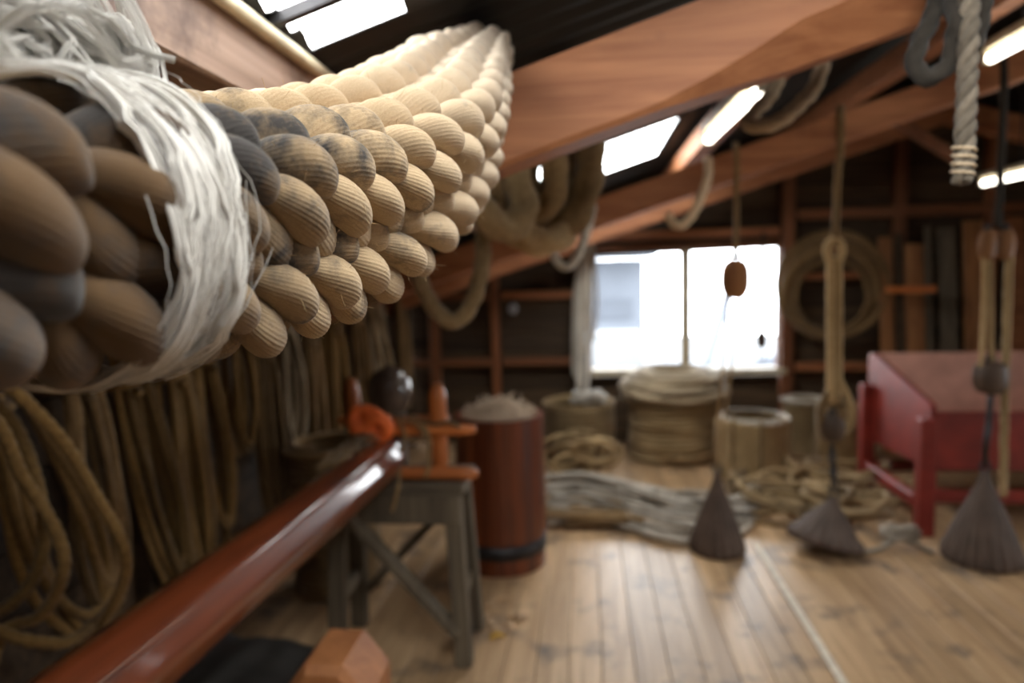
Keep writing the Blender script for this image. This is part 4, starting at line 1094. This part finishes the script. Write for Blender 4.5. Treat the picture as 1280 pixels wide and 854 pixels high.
# small hanging hook and line in the right pane
hx = at(954, 330, 5.86); hk_ = empty('hanging_hook', (hx.x, 5.86, .85), 'thin dark line with small hook hanging before the right window pane', 'hook')
line([Vector((hx.x, 5.87, 1.80)), at(954, 350, 5.86), at(953, 420, 5.86)], .011, 'ropeblack', hk_)
pulley(at(952, 425, 5.86), .08, .14, 'blockdark', hk_)
line([at(951, 435, 5.86), at(948, 445, 5.86), at(953, 452, 5.86), at(957, 443, 5.86)], .008, 'iron', hk_, 'hook', 0)
# shackles and rings along the rails
for px, py, r, mt, lb in ((641, 386, .045, 'pewter', 'dull zinc ring hung under the upper wall rail'), (628, 328, .045, 'blue', 'dark blue enamel ring hung near the rafter foot'), (661, 320, .035, 'pewter', 'small bright ring on the back wall above the upper rail')):
    c = at(px, py, 5.86)
    pts = [c + Vector((r * .6 * math.cos(a), 0, r * .75 * math.sin(a))) for a in [2 * math.pi * i / 20 for i in range(20)]]
    rg_ = empty('hanging_ring', c - Vector((0, 0, r)), lb, 'ring'); MB().tube(pts, r * .36, 10, closed=True).build('ring', M[mt], rg_)
    MB().tube([c + Vector((0, .0, r * .6)), c + Vector((0, .07, r * .9))], .008, 6).build('nail', M['iron'], rg_)

# ---- ropes slung over the rafters
def bight(name, P, r, mat, label, group=None): return rope_thing(name, P, r, mat, label, group=group, pitch=r * 7.5, seg=18)
for k, (P, r, mt, lb) in enumerate((
    ([(-.10, 2.35, 2.05), at(655, 205, 2.3), at(668, 250, 2.28), at(690, 284, 2.25), at(716, 276, 2.25), at(732, 235, 2.28), at(738, 190, 2.3), (.0, 2.4, 2.06)], .050, 'ropedark', 'thick brown hawser bight slung under the roof left of the skylight'),
    ([(-.3, 2.0, 1.98), at(600, 200, 2.05), at(622, 262, 2.1), at(655, 296, 2.15), at(690, 300, 2.2), at(715, 268, 2.3), (-.02, 2.5, 2.0)], .046, 'ropecoil', 'thick brown hawser sagging lowest beneath the main rafter'),
    ([(-.35, 1.85, 1.96), at(580, 210, 1.9), at(596, 255, 1.95), at(630, 285, 2.0), at(655, 262, 2.05), at(640, 200, 2.1), (-.2, 2.2, 2.0)], .044, 'ropecoil', 'thick brown hawser bight close behind the main rafter'),
    ([(-.2, 2.15, 2.0), at(620, 205, 2.15), at(640, 245, 2.18), at(668, 270, 2.2), at(692, 245, 2.22), at(694, 195, 2.25), (-.05, 2.4, 2.04)], .042, 'ropedark', 'thick brown hawser bight nested inside the others'))):
    bight('hawser_bight', P, r, mt, lb)
bight('hanging_bight', [(-.5, 2.1, 1.85), at(505, 270, 2.1), at(518, 330, 2.12), at(540, 382, 2.14), at(568, 402, 2.15), at(590, 378, 2.16), at(602, 335, 2.18), at(606, 285, 2.2), (-.28, 2.25, 1.9)], .026, 'rope', 'tan rope hanging in a deep bight between fender and drum')
bight('white_line_end', [at(672, 300, 3.2), at(690, 312, 3.2), at(697, 328, 3.2), at(710, 334, 3.2), at(722, 320, 3.2), at(733, 290, 3.22), at(740, 262, 3.28), (at(740, 262, 3.3).x, 3.36, 1.80)], .020, 'ropewhite', 'short white rope end curling below the second rafter')
bight('curled_rope_end', [at(836, 268, 3.28), at(840, 278, 3.26), at(852, 282, 3.25), at(866, 268, 3.25), at(877, 245, 3.27), at(885, 220, 3.32), (at(886, 205, 3.34).x, 3.36, 2.02)], .020, 'ropepale', 'pale rope end curled like a hook under the second rafter')
bight('lamplit_tone_bight', [(.62, 2.2, 2.2), at(968, 110, 2.1), at(945, 138, 2.05), at(935, 153, 2.03), at(950, 158, 2.0), at(975, 151, 2.0), at(1002, 128, 2.02), at(1022, 100, 2.05), (.72, 2.1, 2.23)], .020, 'ropepale', 'tan rope bight with lamplight painted into its colour, hanging beside the nearest tube lamp')  # lamplight painted in through the paler rope material
ts = empty('three_strand_rope', at(1203, 228, 1.33), 'grey-brown three-strand rope end hanging in front of the main rafter', 'rope')
cl = spline([at(1213, -60, 1.33), at(1211, 20, 1.33), at(1209, 100, 1.33), at(1206, 170, 1.33), at(1203, 228, 1.33)], .004); cf = frames(cl)
for k in range(3):
    pts = [cl[i] + cf[i][1] * (.0088 * math.cos(2 * math.pi * (i * .004 / .085 + k / 3))) + cf[i][2] * (.0088 * math.sin(2 * math.pi * (i * .004 / .085 + k / 3))) for i in range(len(cl))]
    MB().tube(pts, .0092, 10).build('strand', M['ropetarry'], ts)
pts = [cl[-4] + cf[-4][1] * .0185 * math.cos(t * .4) + cf[-4][2] * .0185 * math.sin(t * .4) - cf[-4][0] * (.0009 * t) for t in range(60)]
MB().tube(pts, .002, 6).build('whipping', M['ropepale'], ts)
bight('dark_rope_loop', [(.66, 1.62, 2.18), at(1190, 10, 1.36), at(1192, 50, 1.35), at(1186, 80, 1.36), at(1160, 98, 1.37), at(1143, 80, 1.38), at(1150, 52, 1.38), at(1166, 18, 1.38), at(1180, -40, 1.38)], .016, 'ropeblack', 'dark tarred rope loop curling behind the grey rope end')
bight('dark_rope_fall', [at(1236, -60, 1.36), at(1230, 0, 1.36), at(1222, 40, 1.355), at(1215, 62, 1.35)], .015, 'ropeblack', 'short dark tarred rope beside the grey rope end')

# ---- fluorescent tube lamps under the roof
def lamp(a, b, label, n=1):
    a, b = Vector(a), Vector(b); d = (b - a).normalized()
    l = empty('tube_lamp', a.lerp(b, .5) + Vector((0, 0, -.03)), label, 'lamp', 'tube lamps under the roof')
    MB().bar(a + Vector((0, 0, .05)), b + Vector((0, 0, .05)), .05, .035, (0, 0, 1), .004).build('batten', M['cream'], l, smooth=False)
    for k in range(n):
        p = a.lerp(b, k / n) + d * .03; q = a.lerp(b, (k + 1) / n) - d * .03
        MB().tube([p, q], .019, 12).build('tube', M['lamp'], l)
        for e, s_ in ((p, -1), (q, 1)): MB().box(e + d * s_ * .012 + Vector((0, 0, .012)), (.04, .03, .06)).build('end_cap', M['cream'], l, smooth=False)
    for t in (.2, .8):
        p = a.lerp(b, t); MB().tube([p + Vector((0, 0, .06)), Vector((p.x, p.y, roofz(p.x) - .02))], .006, 6).build('hanger', M['iron'], l)
a = at(884, 176, 3.1); lamp(a, (a.x + .02, 2.2, a.z), 'tube lamp hanging between the main and second rafters above the hung coils')
a = at(1232, 76, 3.1); lamp(a, (a.x, 1.9, a.z), 'tube lamp hanging highest beyond the grey rope end')
a = at(1226, 230, 5.0); lamp(a, (a.x, 2.9, a.z), 'double tube lamp hanging over the red trough', 2)

# ---- floor litter
g0, g1 = fl(946, 683), fl(1050, 854)
tag(MB().box((.897, 2.75, .006), (.034, 1.95, .012), bev=.003).build('pale_batten', M['batten'], smooth=False), 'pale narrow batten lying along a floor seam', 'batten')
rc = random.Random(8)
for k in range(14):
    g = fl(rc.uniform(612, 655), rc.uniform(745, 800)); a = rc.uniform(0, 3)
    b = MB(); n = 6; w_ = rc.uniform(.008, .014); V = []; Fc = []
    for i in range(n + 1):
        t = i / n - .5; L = .06; bend = .016 * (1 - 4 * t * t)
        for (u, zz) in ((-w_, 0), (w_, 0), (w_, .003), (-w_, .003)):
            V.append((g.x + t * L * math.cos(a) - u * math.sin(a), g.y + t * L * math.sin(a) + u * math.cos(a), .0005 + bend + zz))
    for i in range(n):
        for q in range(4):
            q2 = (q + 1) % 4; Fc.append((i * 4 + q, i * 4 + q2, i * 4 + 4 + q2, i * 4 + 4 + q))
    Fc += [(3, 2, 1, 0), (n * 4, n * 4 + 1, n * 4 + 2, n * 4 + 3)]
    b.add(V, Fc)
    tag(b.build('wood_shaving', M['chip'] if k else M['yellow'], smooth=False), 'curled pale wood shaving on the floor in front of the drum' if k else 'small yellow chip on the floor in front of the drum', 'shaving', 'shavings in front of the drum' if k else None)
